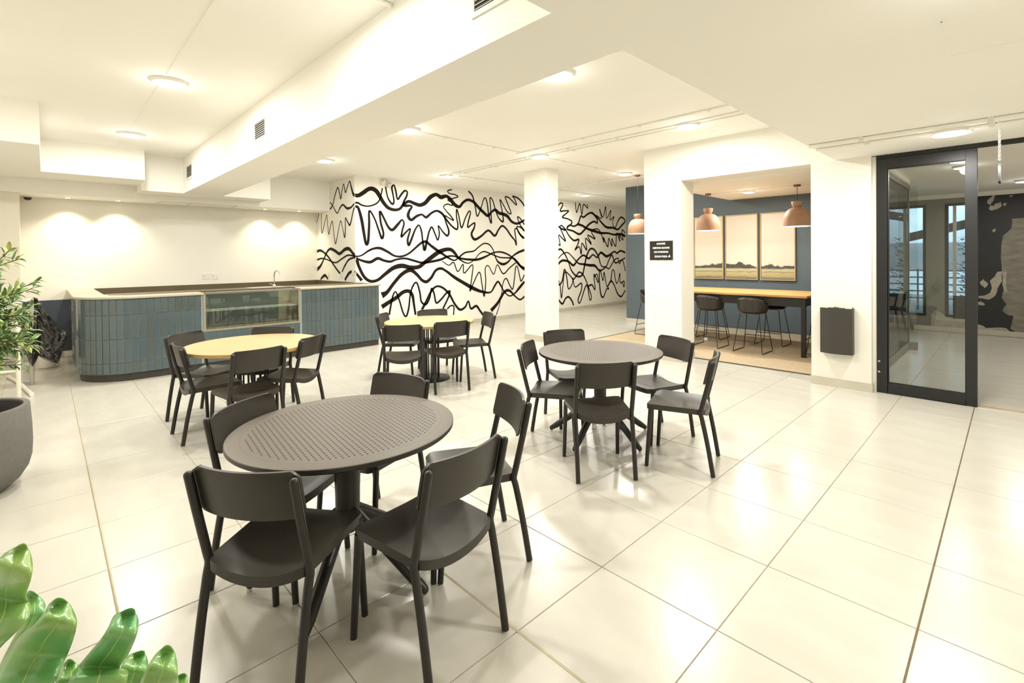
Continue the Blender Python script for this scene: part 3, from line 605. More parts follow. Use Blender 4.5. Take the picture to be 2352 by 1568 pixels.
# ---------------------------------------------------------------- chairs
def chair_parts(root):
    # seat: saddle shell, side edges high, rear edge dished
    rows = 15; colsn = 13; top = []; bot = []
    y0, y1 = -0.178, 0.238
    for a in range(rows):
        t = a / (rows - 1); y = y0 + (y1 - y0) * t
        hw = 0.202 + 0.024 * t
        rc = 0.045
        dy = y1 - y
        if dy < rc: hw -= rc - math.sqrt(max(0, rc * rc - (rc - dy) ** 2))
        dy = y - y0
        if dy < 0.02: hw -= 0.02 - math.sqrt(max(0, 0.0004 - (0.02 - dy) ** 2))
        tr = []; br = []
        for c in range(colsn):
            u = -1 + 2 * c / (colsn - 1)
            dish = (0.030 * (1 - t) ** 0.8 + 0.007) * (1 - abs(u) ** 2.2)
            z = 0.474 + 0.006 * t - dish - (0.010 * max(0, (t - 0.85) / 0.15) ** 2)
            tr.append(Vector((u * hw, y - 0.012 * (1 - u * u) * (1 - t), z)))
            th = 0.014 + 0.026 * max(abs(u) ** 8, (1 - t) ** 10, t ** 14)
            br.append(Vector((u * hw * 0.985, y - 0.012 * (1 - u * u) * (1 - t), z - th)))
        top.append(tr); bot.append(br)
    mb = MB()
    for a in range(rows - 1):
        for c in range(colsn - 1):
            mb.quad(top[a][c], top[a][c + 1], top[a + 1][c + 1], top[a + 1][c])
            mb.quad(bot[a][c], bot[a + 1][c], bot[a + 1][c + 1], bot[a][c + 1])
    for c in range(colsn - 1):
        mb.quad(top[0][c + 1], top[0][c], bot[0][c], bot[0][c + 1]); mb.quad(top[-1][c], top[-1][c + 1], bot[-1][c + 1], bot[-1][c])
    for a in range(rows - 1):
        mb.quad(top[a][0], top[a + 1][0], bot[a + 1][0], bot[a][0]); mb.quad(top[a + 1][-1], top[a][-1], bot[a][-1], bot[a + 1][-1])
    part('seat', mb, M['plastic'], root, True, 0.9)
    # backrest: bowed panel with rounded corners
    rows, colsn = 11, 17; zb, zt = 0.662, 0.846; fr = []; bk = []
    for a in range(rows):
        v = a / (rows - 1); z = zb + (zt - zb) * v
        hw = 0.214
        dz = zt - z; rc = 0.03
        if dz < rc: hw -= rc - math.sqrt(max(0, rc * rc - (rc - dz) ** 2))
        dz = z - zb; rc = 0.014
        if dz < rc: hw -= rc - math.sqrt(max(0, rc * rc - (rc - dz) ** 2))
        f_, b_ = [], []
        for c in range(colsn):
            u = -1 + 2 * c / (colsn - 1)
            y = -0.15 - 0.234 * (z - 0.44) + 0.027 - 0.036 * (1 - u * u)
            zz = z - 0.006 * (1 - u * u) * (1 - v)
            f_.append(Vector((u * hw, y + 0.0065, zz))); b_.append(Vector((u * hw, y - 0.0065, zz)))
        fr.append(f_); bk.append(b_)
    mb = MB()
    for a in range(rows - 1):
        for c in range(colsn - 1):
            mb.quad(fr[a][c + 1], fr[a][c], fr[a + 1][c], fr[a + 1][c + 1]); mb.quad(bk[a][c], bk[a][c + 1], bk[a + 1][c + 1], bk[a + 1][c])
        mb.quad(fr[a][0], bk[a][0], bk[a + 1][0], fr[a + 1][0]); mb.quad(bk[a][-1], fr[a][-1], fr[a + 1][-1], bk[a + 1][-1])
    for c in range(colsn - 1):
        mb.quad(fr[0][c], fr[0][c + 1], bk[0][c + 1], bk[0][c]); mb.quad(fr[-1][c + 1], fr[-1][c], bk[-1][c], bk[-1][c + 1])
    part('backrest', mb, M['plastic'], root, True, 0.9)
    for s in (-1, 1):
        x = 0.2075 * s
        pts = spline([(x, -0.235, 0.006), (x, -0.200, 0.22), (x, -0.164, 0.40), (x, -0.152, 0.45), (x, -0.163, 0.50), (x, -0.205, 0.67), (x, -0.243, 0.832)], 4)
        l = part('leg', MB().tube(pts, 0.0165, 12, True, True), M['legp'], root, True, 1.0)
        part('glide', MB().lathe([(0.0001, 0), (0.013, 0), (0.013, 0.0065), (0.0001, 0.0065)], (x, -0.235), 12), M['glide'], l)
        x2 = 0.2175 * s
        l = part('leg', MB().tube([(x2, 0.236, 0.006), (0.208 * s, 0.205, 0.452)], [0.0145, 0.0165], 12), M['legp'], root, True, 1.0)
        part('glide', MB().lathe([(0.0001, 0), (0.012, 0), (0.012, 0.0065), (0.0001, 0.0065)], (x2, 0.236), 12), M['glide'], l)

CHAIRS = [
    # x, y, heading of the sitter, table, label
    (-0.580, -1.338, 2.206, 0, 'black chair nearest the green leaves, its back towards us, at the nearest perforated table'),
    (-0.246, -0.870, 3.262, 0, 'black foreground chair with its back to us, right of the one by the green leaves'),
    (-0.584, -0.356, 4.296, 0, 'black chair turned sideways at the right of the nearest perforated table, facing it'),
    (-1.161, -1.161, 6.878, 0, 'black chair tucked under the left side of the nearest perforated table'),
    (-1.208, -0.618, 5.029, 0, 'black chair behind the nearest perforated table, only its bluish backrest showing over the top'),
    (-0.711, 0.931, 2.466, 1, 'black chair standing with its back to us in front of the farther perforated table'),
    (-0.317, 1.491, 3.470, 1, 'black chair seen side-on at the right of the farther perforated table'),
    (-1.298, 1.070, 6.813, 1, 'black chair at the left of the farther perforated table, seat turned towards it'),
    (-1.553, 1.653, -0.492, 1, 'black chair behind the farther perforated table on its left, below the white column'),
    (-0.771, 1.872, 4.352, 1, 'black chair behind the farther perforated table on its right, before the lounge opening'),
    (-3.724, -0.963, 1.598, 2, 'black chair seen edge-on at the near left of the wood table beside the counter'),
    (-4.322, -0.868, 0.623, 2, 'black chair at the far left of the pale wood table by the tiled counter'),
    (-3.186, -0.767, 3.254, 2, 'black chair, back to us, in front of the wood table beside the glass display'),
    (-3.491, -0.307, 3.829, 2, 'black chair at the right end of the wood table in front of the glass display'),
    (-4.109, -0.369, 5.599, 2, 'black chair between wood table and glass display, only its back top showing'),
    (-3.515, 0.957, 2.535, 3, 'left of two black chairs with backs to us at the wood table before the mural'),
    (-3.385, 1.456, 2.834, 3, 'right of two black chairs with backs to us at the wood table before the mural'),
    (-3.600, 2.052, 4.311, 3, 'black chair side-on at the right of the pale wood table before the mural'),
    (-4.249, 1.919, 5.957, 3, 'black chair behind the wood table before the mural, only its back top showing'),
    (-4.352, 1.377, 7.057, 3, 'black chair at the left of the wood table before the mural, beside the counter'),
]
GROUPS = ['chairs around the nearest perforated table', 'chairs around the farther perforated table', 'chairs around the wood table by the counter', 'chairs around the wood table by the mural']
proto = None
for x, y, h, tb, lab in CHAIRS:
    if proto is None:
        o = proto = thing('dining_chair', lab, 'chair'); chair_parts(o)
    else:
        o = copy_tree(proto)
    o.location = (x, y, 0); o.rotation_euler = (0, 0, h - math.pi / 2)
    tag(o, lab, 'chair', GROUPS[tb])

# ---------------------------------------------------------------- tables
def dark_table(x, y, r, h, a0, label):
    t = thing('round_table', label, 'table', (x, y, 0), math.radians(-6), 'dark perforated tables')
    mb = MB().lathe([(0.0001, h), (r - 0.08, h), (r - 0.010, h), (r - 0.003, h - 0.0007), (r, h - 0.003)], n=72)
    part('tabletop', mb, M['perf'], t, True, 0.25)
    part('rim', MB().lathe([(r, h - 0.003), (r, h - 0.020), (r - 0.006, h - 0.026), (r - 0.03, h - 0.034), (r - 0.08, h - 0.048), (r - 0.2, h - 0.066), (0.10, h - 0.075), (0.0001, h - 0.075)], n=72), M['legp'], t, True, 0.5)
    mb = MB()
    mb.loft([[(0.052 * sx * math.cos(a), 0.066 * sx * math.sin(a), z) for a in [2 * math.pi * k / 20 for k in range(20)]] for z, sx in ((h - 0.074, 1.35), (h - 0.10, 1.05), (0.42, 0.92), (0.26, 0.9), (0.22, 0.6))])
    part('column', mb, M['legp'], t, True, 0.8)
    for k in range(5):
        a = math.radians(a0 - 72 * k + 6)
        c, s = math.cos(a), math.sin(a)
        l = part('leg', MB().tube([(0.025 * c, 0.025 * s, 0.335), (0.12 * c, 0.12 * s, 0.265), (0.40 * c, 0.40 * s, 0.062), (0.463 * c, 0.463 * s, 0.020)], [0.03, 0.03, 0.026, 0.020], 12, True, True), M['legp'], t, True, 0.9)
        part('glide', MB().lathe([(0.0001, 0), (0.012, 0), (0.012, 0.012), (0.0001, 0.012)], (0.452 * c, 0.452 * s), 10), M['glide'], l)
    return t
dark_table(-0.876, -0.941, 0.531, 0.760, 24, 'round dark perforated table in the foreground, the largest in view')
dark_table(-1.092, 1.472, 0.540, 0.761, -9, 'round dark perforated table in front of the lounge opening')

def wood_table(x, y, r, h, label, rz):
    t = thing('cafe_table', label, 'table', (x, y, 0), rz, 'pale wood tables')
    part('tabletop', MB().lathe([(0.0001, h), (r - 0.003, h), (r, h - 0.003), (r, h - 0.0031)], n=64), M['wood'], t, True, 0.5)
    part('edge_band', MB().lathe([(r, h - 0.003), (r, h - 0.030), (r - 0.004, h - 0.033), (0.0001, h - 0.033)], n=64), M['ply'], t, True, 0.5)
    part('top_plate', MB().lathe([(0.0001, h - 0.045), (0.16, h - 0.045), (0.16, h - 0.033), (0.0001, h - 0.033)], n=32), M['blackmetal'], t)
    part('base_disk', MB().lathe([(0.0001, 0), (0.262, 0), (0.262, 0.008), (0.255, 0.013), (0.0001, 0.015)], n=48), M['blackmetal'], t, True, 0.7)
    for k in range(14):
        a = 2 * math.pi * k / 14
        part('rod', MB().tube([(0.118 * math.cos(a), 0.118 * math.sin(a), 0.012), (0.118 * math.cos(a), 0.118 * math.sin(a), h - 0.044)], 0.0085, 8, False), M['blackmetal'], t, True)
    return t
wood_table(-3.774, -0.558, 0.593, 0.772, 'round pale wood table beside the teal tiled counter', 0.2)
wood_table(-3.950, 1.595, 0.577, 0.764, 'round pale wood table in front of the squiggle mural', 0.9)

# ---------------------------------------------------------------- serving counter
K = thing('serving_counter', 'long bar counter clad in upright teal tiles with a rounded left end', 'counter', (-6.75, 0, 0))
def kp(name, mb, m, parent=None, smooth=False, angle=0.6):
    mb.xf(Matrix.Translation((6.75, 0, 0)))
    return part(name, mb, m, parent or K, smooth, angle)
FX, YL, RC, XE = -6.75, -1.72, 0.60, -7.47
def outline(off, inner=0.85, y_end=2.36):
    """front edge pushed out by off, back edge inner behind it"""
    pts = [(XE, YL - off), (FX - RC, YL - off)]
    for k in range(1, 13):
        a = -math.pi / 2 + math.pi / 2 * k / 12
        pts.append((FX - RC + (RC + off) * math.cos(a), YL + RC + (RC + off) * math.sin(a)))
    pts += [(FX + off, y_end), (FX - inner, y_end), (FX - inner, YL + RC + 0.02), (XE, YL + RC + 0.02)]
    return pts
kp('plinth', MB().prism(outline(-0.03), 0, 0.10), M['plinth'])
V0, V1, VZ0, VZ1 = -0.392, 0.955, 0.555, 1.095
left = [p for p in outline(0)[:14]] + [(FX, V0), (FX - 0.85, V0), (FX - 0.85, YL + RC + 0.02), (XE, YL + RC + 0.02)]
kp('carcass', MB().prism(left, 0.10, 1.09).box(FX, V1, 0.10, FX - 0.85, 2.36, 1.09).box(FX, V0, 0.10, FX - 0.40, V1, VZ0).box(FX - 0.42, V0, 0.10, FX - 0.85, V1, 1.09), M['cgrout'])
# tiles
rows = [(0.103, 0.243), (0.248, 0.556), (0.561, 0.876), (0.881, 1.087)]
tmesh = {}
for z0, z1 in rows:
    for q in ('ctile', 'ctile', 'ctile2', 'ctile3'):
        for wd in (0.074,):
            mb = MB(); h = z1 - z0; e = 0.003; d = 0.009
            mb.loft([[(x, -dd, z) for x, z in ((-wd / 2 + o, o), (wd / 2 - o, o), (wd / 2 - o, h - o), (-wd / 2 + o, h - o))] for o, dd in ((0, 0), (0, d - e), (e, d))], cap0=False)
            tmesh.setdefault(z0, []).append(mb.mesh('tile', M[q]))
rt = random.Random(5)
def place_tile(x, y, rz, z0):
    o = link('tile', rt.choice(tmesh[z0]), K, (x + 6.75, y, z0))
    o.rotation_euler = (0, 0, rz + rt.uniform(-0.012, 0.012))
pit = 0.078
n = int((2.36 - V1) / pit)
for k in range(n):
    for z0, z1 in rows: place_tile(FX, V1 + 0.03 + (k + 0.5) * (2.36 - V1 - 0.03) / n, math.pi / 2, z0)
n = int((V1 - V0) / pit)
for k in range(n):
    for z0, z1 in rows[:2]: place_tile(FX, V0 + (k + 0.5) * (V1 - V0) / n, math.pi / 2, z0) if z1 < 0.53 or True else None
n = int((V0 - 0.02 - (YL + RC)) / pit)
for k in range(n):
    for z0, z1 in rows: place_tile(FX, YL + RC + (k + 0.5) * (V0 - 0.025 - YL - RC) / n, math.pi / 2, z0)
n = 12
for k in range(n):
    a = -math.pi / 2 + (k + 0.5) / n * math.pi / 2
    for z0, z1 in rows: place_tile(FX - RC + RC * math.cos(a), YL + RC + RC * math.sin(a), a + math.pi / 2, z0)
n = 1
for k in range(n):
    for z0, z1 in rows: place_tile(XE + (k + 0.5) * (FX - RC - XE) / n, YL, 0, z0)
wl_ = outline(0.035)[:14]
o = kp('worktop', MB().prism(wl_ + [(FX + 0.035, V0), (FX - 0.22, V0), (FX - 0.22, YL + RC - 0.1), (FX - 0.42, YL + 0.32), (XE, YL + 0.32)], 1.09, 1.122).box(FX + 0.035, V1, 1.09, FX - 0.22, 2.385, 1.122), M['stone'])
kp('inner_worktop', MB().prism([(FX - 0.22, YL + RC - 0.1), (FX - 0.22, V0), (FX - 0.40, V0), (FX - 0.40, V1), (FX - 0.22, V1), (FX - 0.22, 2.385), (FX - 0.87, 2.385), (FX - 0.87, YL + 0.32), (FX - 0.42, YL + 0.32)], 1.09, 1.1215), M['brown'])
bevel(o, 0.006)
kp('return_top', MB().box(-9.63, -1.755, 1.09, XE - 0.001, -1.43, 1.122), M['stone'])
kp('side_panel', MB().box(-9.0, -1.72, 0.10, -8.72, -1.45, 1.09), M['beige'])
d = kp('door', MB().box(-8.71, -1.725, 0.12, -7.50, -1.70, 1.08), M['navy'])
for z in (0.30, 0.62, 0.93): kp('hinge', MB().box(-8.30, -1.735, z - 0.06, -8.10, -1.7, z + 0.06), M['steel'], d)
kp('back_splash', MB().box(-9.648, -1.42, 0.86, -9.63, 2.39, 1.118).box(-9.63, 2.372, 0.86, -7.80, 2.39, 1.118), M['brown'])
kp('back_worktop', MB().box(-9.63, -1.42, 0.82, -9.0, 2.37, 0.86), M['brown'])
kp('back_cabinet', MB().box(-9.63, -1.42, 0.0, -9.05, 2.37, 0.82), M['plinth'])
s = kp('sink', MB().box(-7.55, 0.35, 1.122, -7.22, 0.90, 1.128), M['steel'])
kp('bowl', MB().lathe([(0.15, 1.1285), (0.14, 1.1283), (0.12, 1.1282), (0.0001, 1.1281)], (-7.38, 0.56), 24), M['chrome'], s, True)
# glass display
fr = kp('display_case', MB().box(-6.755, V0, VZ0, -6.735, V0 + 0.028, VZ1 + 0.02).box(-6.755, V1 - 0.028, VZ0, -6.735, V1, VZ1 + 0.02).box(-6.755, V0 + 0.028, VZ0, -6.735, V1 - 0.028, VZ0 + 0.028).box(-6.755, V0 + 0.028, VZ1, -6.735, V1 - 0.028, VZ1 + 0.02), M['frame'])
kp('pane', MB().box(-6.750, V0 + 0.028, VZ0 + 0.028, -6.744, V1 - 0.028, VZ1), M['glasscase'], fr)
kp('back_panel', MB().box(-7.165, V0, VZ0, -7.152, V1 - 0.20, VZ1 - 0.01), M['slate'], fr)
kp('top_pane', MB().box(-7.15, V0, VZ1 + 0.005, -6.735, V1, VZ1 + 0.017), M['glasscase'], fr)
kp('end_panel', MB().box(-7.165, V1 - 0.20, VZ0, -7.152, V1, VZ1 - 0.01).box(-7.15, V0, VZ0, -6.76, V0 + 0.01, VZ1 - 0.01).box(-7.15, V1 - 0.01, VZ0, -6.76, V1, VZ1 - 0.01), M['beige'], fr)
kp('deck', MB().box(-7.15, V0 + 0.01, VZ0 + 0.002, -6.76, V1 - 0.01, VZ0 + 0.045), M['stone'], fr)
kp('shelf', MB().box(-7.10, V0 + 0.012, 0.835, -6.80, V1 - 0.012, 0.850), M['glassedge'], fr)

t = thing('tap', 'tall chrome swan-neck tap standing on the counter behind the glass display', 'tap', (-7.30, 0.74, 1.128))
part('base', MB().lathe([(0.0001, 0), (0.026, 0), (0.026, 0.02), (0.016, 0.045), (0.0001, 0.045)], n=20), M['chrome'], t, True)
part('spout', MB().tube(spline([(0, 0, 0.03), (0, 0, 0.2), (0.012, 0.008, 0.25), (0.045, 0.03, 0.275), (0.085, 0.055, 0.255), (0.095, 0.062, 0.205)], 5), 0.011, 10), M['chrome'], t, True)
part('lever', MB().tube([(0, -0.02, 0.04), (0.02, -0.08, 0.06)], 0.006, 8), M['chrome'], t, True)

# ---------------------------------------------------------------- wall fittings
def socket(name, label, loc, rz, w=0.115, double=True, group=None):
    t = thing(name, label, 'socket' if double else 'switch', loc, rz, group)
    bevel(part('plate', MB().box(-w / 2, -0.009, -0.058, w / 2, 0, 0.058), M['white'], t), 0.003)
    if double:
        for a, b in ((-0.035, 0.012), (-0.035, -0.014), (-0.015, -0.001)): part('pin_hole', MB().box(a - 0.005, -0.0095, b - 0.004, a + 0.005, -0.0085, b + 0.004), M['dark'], t)
        part('rocker', MB().box(0.022, -0.013, -0.02, 0.042, -0.009, 0.02), M['white'], t)
    else:
        part('rocker', MB().box(-0.014, -0.013, -0.022, 0.014, -0.009, 0.022), M['white'], t)
    return t
socket('wall_socket', 'left one of two white sockets on the wall behind the counter', (-9.65, 0.229, 1.276), math.pi / 2, group='sockets over the counter')
socket('wall_socket', 'right one of two white sockets on the wall behind the counter', (-9.65, 0.384, 1.272), math.pi / 2, group='sockets over the counter')
for x, z, lab in ((-9.05, 1.263, 'white switch plate above the counter, nearest the plain bar wall'), (-8.395, 1.266, 'middle one of three white switch plates on the mural corner'), (-7.86, 1.33, 'white switch plate right at the edge of the mural corner')):
    socket('light_switch', lab, (x, 2.3925, z), 0, 0.075, False, 'switches on the mural corner')

def vent(label, x0, x1, z0, z1):
    t = thing('air_vent', label, 'vent', ((x0 + x1) / 2, -0.33, (z0 + z1) / 2), 0, 'vents along the bulkhead')
    w, h = (x1 - x0) / 2, (z1 - z0) / 2
    part('frame', MB().box(-w, -0.012, -h, -w + 0.03, 0, h).box(w - 0.03, -0.012, -h, w, 0, h).box(-w + 0.03, -0.012, -h, w - 0.03, 0, -h + 0.03).box(-w + 0.03, -0.012, h - 0.03, w - 0.03, 0, h), M['white'], t)
    part('backing', MB().box(-w + 0.03, -0.004, -h + 0.03, w - 0.03, -0.002, h - 0.03), M['dark'], t)
    n = 8
    for k in range(n):
        z = -h + 0.03 + (k + 0.5) * (2 * h - 0.06) / n
        part('slat', MB().loft([[(x, -0.0115, z - 0.006), (x, -0.004, z + 0.004), (x, -0.004, z + 0.0065), (x, -0.0115, z - 0.0035)] for x in (-w + 0.03, w - 0.03)]), M['grille'], t)
vent('small louvred vent at the far end of the bulkhead, above the counter', -8.08, -7.64, 2.90, 3.14)
vent('middle louvred vent in the bright side of the bulkhead', -4.46, -4.05, 2.875, 3.115)
vent('nearest louvred vent in the bulkhead, cut off by the top of the picture', -0.60, -0.12, 2.892, 3.14)

# ceiling lights
def ceiling_light(label, x, y, z, power, r=0.11, group='round ceiling lights'):
    t = thing('ceiling_light', label, 'light', (x, y, z), 0, group)
    part('housing', MB().lathe([(0.0001, 0), (r, 0), (r, -0.026), (r - 0.008, -0.032), (r - 0.008, -0.020), (0.0001, -0.020)], n=40), M['white'], t, True, 0.5)
    part('diffuser', MB().lathe([(0.0001, -0.044), (r * 0.5, -0.042), (r * 0.8, -0.036), (r - 0.008, -0.026), (r - 0.008, -0.021), (0.0001, -0.021)], n=40), M['lamp'], t, True, 0.5)
    area_lamp('lamp', (0, 0, -0.046), power, 2 * r - 0.03, t)
    l = bpy.data.lights.new('ceiling_fill', 'POINT'); l.energy = GLOW_W * power / CEILING_LAMP_W; l.color = LAMP_COLOR; l.shadow_soft_size = 0.05  # added fill below the diffuser, lifts the ceiling around the lamp
    o = bpy.data.objects.new('ceiling_fill', l); COL.objects.link(o); o.parent = t; o.location = (0, 0, -0.15)
for lab, x, y, z, p_ in (
    ('round ceiling light straight above the farther perforated table, largest in the main ceiling', -1.41, 1.31, 3.25, 1),
    ('round ceiling light at the edge of the bulkhead, above the wood table by the mural', -3.98, 1.335, 3.25, 1),
    ('round ceiling light farthest along the bulkhead edge, above the counter end', -6.62, 1.345, 3.25, 1),
    ('round ceiling light near the lounge wall corner, by the paired conduits', -1.42, 3.80, 3.25, 1),
    ('round ceiling light above the white column', -3.965, 3.77, 3.25, 1),
    ('round ceiling light in front of the mural, left of the white column', -6.56, 3.775, 3.25, 1),
    ('small distant round ceiling light right of the white column', -6.61, 8.30, 3.25, 1),
    ('round ceiling light hidden behind the lounge pillar', -3.98, 8.3 - 2.05, 3.25, 1),
    ('left-hand bright ceiling light over the bar area, the nearer of two', -4.178, -1.148, 3.30, 1),
    ('left-hand bright ceiling light over the bar area, the farther of two', -6.87, -1.159, 3.30, 1),
    ('unseen ceiling light added over the bar area near the camera', -1.48, -1.148, 3.30, 1),  # lamp added off frame because the lighting needs it
    ('unseen ceiling light added over the bar area farther left', -4.178, -3.0, 3.30, 0.7),  # second off-frame lamp added to light the bar side
): ceiling_light(lab, x, y, z, CEILING_LAMP_W * p_, 0.14)
ceiling_light('ceiling light inside the lounge between the two terracotta pendants', -1.787, 6.789, 2.72, LOUNGE_LAMP_W, 0.10)
ceiling_light('oval-looking ceiling light on the low ceiling in front of the glass door', 1.08, 3.937, 2.72, CORRIDOR_LAMP_W * 1.2, 0.15)
ceiling_light('ceiling light in the corridor behind the glass door', 1.00, 6.9, 2.78, CORRIDOR_LAMP_W * 0.8, 0.11)
ceiling_light('unseen ceiling light added at the far end of the corridor', 1.6, 9.4, 2.78, CORRIDOR_LAMP_W * 0.75, 0.11)  # unseen lamp added for light in the corridor
ceiling_light('unseen ceiling light added on the low ceiling nearer the camera', 1.45, 0.6, 2.72, CORRIDOR_LAMP_W * 1.3, 0.15)  # unseen lamp added for light under the low ceiling
for lab, y in (('leftmost recessed downlight over the bar wall', -1.73), ('second recessed downlight from the left over the bar wall', -1.10), ('third recessed downlight from the left over the bar wall', 1.24), ('rightmost recessed downlight over the bar wall, by the mural corner', 1.92)):
    t = thing('downlight', lab, 'light', (-9.40, y, 2.63), 0, 'recessed downlights over the bar wall')
    part('rim', MB().lathe([(0.046, 0), (0.046, -0.004), (0.034, -0.005), (0.034, 0)], n=24), M['white'], t, True, 0.5)
    part('lens', MB().lathe([(0.0001, -0.003), (0.034, -0.003), (0.034, -0.001), (0.0001, -0.001)], n=24), M['spotglow'], t)
    l = bpy.data.lights.new('spot', 'SPOT'); l.energy = WASHER_W; l.color = (1.0, 0.90, 0.66); l.spot_size = math.radians(110); l.spot_blend = 1.0; l.shadow_soft_size = 0.035
    o = bpy.data.objects.new('spot', l); COL.objects.link(o); o.parent = t; o.location = (0, 0, -0.03)

# conduits along the ceilings
def conduit(label, pts, z, r=0.010, group='white conduits on the ceilings'):
    t = thing('conduit', label, 'conduit', (pts[0][0], pts[0][1], z), 0, group)
    P = [Vector((x - pts[0][0], y - pts[0][1], -r)) for x, y in pts]
    part('pipe', MB().tube(P, r, 8), M['ceil'], t, True)
    for a, b in zip(P, P[1:]):
        n = int((b - a).length / 0.9)
        d = (b - a).normalized()
        for k in range(n):
            c = a + d * (0.45 + 0.9 * k)
            part('clip', MB().box(c.x - 0.02, c.y - 0.02, -2.4 * r, c.x + 0.02, c.y + 0.02, 0), M['white'], t)
conduit('thin white conduit from the bulkhead light across to the paired conduits', [(-4.0, 1.45), (-4.0, 3.33)], 3.25)
conduit('upper of the paired white conduits running along the main ceiling', [(-4.10, 3.36), (-0.05, 3.36)], 3.25)
conduit('lower of the paired white conduits running along the main ceiling', [(-6.45, 3.69), (-0.05, 3.69)], 3.25)
conduit('third white conduit beside the light above the column', [(-6.45, 3.83), (-0.05, 3.83)], 3.25)
conduit('white conduit from the column light back towards the mural end', [(-4.0, 3.95), (-4.0, 6.9)], 3.25)
conduit('white conduit from the mural light towards the far hall', [(-6.4, 3.95), (-6.4, 9.6)], 3.25)
conduit('white conduit across the far hall ceiling behind the column', [(-6.4, 6.85), (-2.7, 6.85)], 3.25)
conduit('thick white conduit along the low ceiling above the glass door, nearer one', [(0.0, 3.60), (3.1, 3.60)], 2.72, 0.018)
conduit('thin white conduit along the low ceiling right at the glass door light', [(0.0, 3.86), (3.1, 3.86)], 2.72, 0.014)
conduit('short white conduit stub on the bar ceiling ending at the bulkhead', [(-1.45, -1.0), (-1.45, -0.345)], 3.30, 0.016)
conduit('white conduit between the two pendants on the lounge ceiling', [(-2.38, 6.70), (-1.05, 6.70)], 2.72, 0.009)
struct('trim_3', MB().box(-8.0, -1.20, 3.292, -0.02, -1.19, 3.3005), M['ceil'])
struct('trim_4', MB().box(1.235, 1.11, 2.718, 1.241, 1.69, 2.7205).box(1.235, 1.685, 2.718, 1.9, 1.691, 2.7205).box(1.235, 1.11, 2.718, 1.9, 1.116, 2.7205), M['ceil'])
struct('trim_5', MB().box(-9.55, -0.55, 2.626, -9.05, -0.54, 2.6305).box(-9.06, -0.55, 2.626, -9.05, 0.65, 2.6305).box(-9.55, 0.64, 2.626, -9.05, 0.65, 2.6305).box(-9.55, -0.09, 2.626, -9.05, -0.08, 2.6305), M['skirt'])

# cameras on the mural and a dome in the bar
for lab, y, z, rz in (('left one of two white bullet cameras above the mural', 3.00, 3.16, 0.5), ('right one of two white bullet cameras above the mural', 3.13, 3.12, -0.3)):
    t = thing('security_camera', lab, 'camera', (-7.75, y, z), 0, 'cameras above the mural')
    part('mount', MB().box(0, -0.035, -0.03, 0.03, 0.035, 0.07), M['white'], t)
    q = Matrix.Translation((0.05, 0, 0)) @ Matrix.Rotation(rz, 4, 'Z') @ Matrix.Rotation(math.radians(60), 4, 'Y')
    part('body', MB().lathe([(0.0001, -0.06), (0.032, -0.06), (0.036, -0.05), (0.036, 0.07), (0.030, 0.07), (0.030, 0.06), (0.0001, 0.06)], n=20).xf(q), M['white'], t, True, 0.5)
    part('lens', MB().lathe([(0.0001, 0.062), (0.029, 0.062), (0.029, 0.066), (0.0001, 0.066)], n=20).xf(q), M['grille'], t)
t = thing('dome_camera', 'small dark dome camera under the ceiling strip at the far left', 'camera', (-9.50, -2.19, 2.63))
part('base', MB().lathe([(0.0001, 0), (0.06, 0), (0.06, -0.02), (0.0001, -0.02)], n=24), M['white'], t, True, 0.5)
part('dome', MB().lathe([(0.048, -0.02), (0.045, -0.04), (0.032, -0.058), (0.0001, -0.068)], n=24), M['dark'], t, True)
# ---------------------------------------------------------------- lounge
def pendant(label, x, up=0.0):
    t = thing('pendant_lamp', label, 'lamp', (x, 6.63, 2.72), 0, 'terracotta pendants over the bench table')
    part('canopy', MB().lathe([(0.0001, up), (0.052, up), (0.052, up - 0.028), (0.0001, up - 0.028)], n=24), M['rust'], t, True, 0.5)
    part('cord', MB().tube([(0, 0, up - 0.028), (0, 0, -0.30)], 0.004, 6), M['blackmetal'], t)
    prof = [(0.02, -0.275), (0.082, -0.27), (0.085, -0.28), (0.078, -0.325), (0.06, -0.36), (0.055, -0.372)]
    part('neck_cup', MB().lathe([(0.0001, -0.285)] + prof + [(0.0001, -0.372)], n=32), M['terra'], t, True, 0.9)
    dome = [(0.052, -0.370)] + [(0.052 + 0.153 * math.sin(a) ** 0.9, -0.37 - 0.235 * (1 - math.cos(a))) for a in [math.pi / 2 * k / 9 for k in range(1, 10)]] + [(0.205, -0.672)]
    s = part('shade', MB().lathe(dome, n=40), M['terra'], t, True)
    part('lining', MB().lathe([(0.205, -0.672), (0.200, -0.672)] + [(r - 0.006, z - 0.004) for r, z in reversed(dome[:-1])] + [(0.0001, -0.38)], n=40), M['shadein'], t, True)
    part('bulb', MB().lathe([(0.0001, -0.50), (0.03, -0.51), (0.05, -0.55), (0.05, -0.58), (0.03, -0.62), (0.0001, -0.63)], n=20), M['bulb'], t, True)
    area_lamp('lamp', (0, 0, -0.635), PENDANT_W, 0.08, t)
pendant('terracotta dome pendant at the right of the lounge opening, the nearest', -0.975)
pendant('terracotta dome pendant in the left half of the lounge opening', -2.450)
pendant('terracotta dome pendant half hidden behind the lounge pillar', -3.925, 0.53)
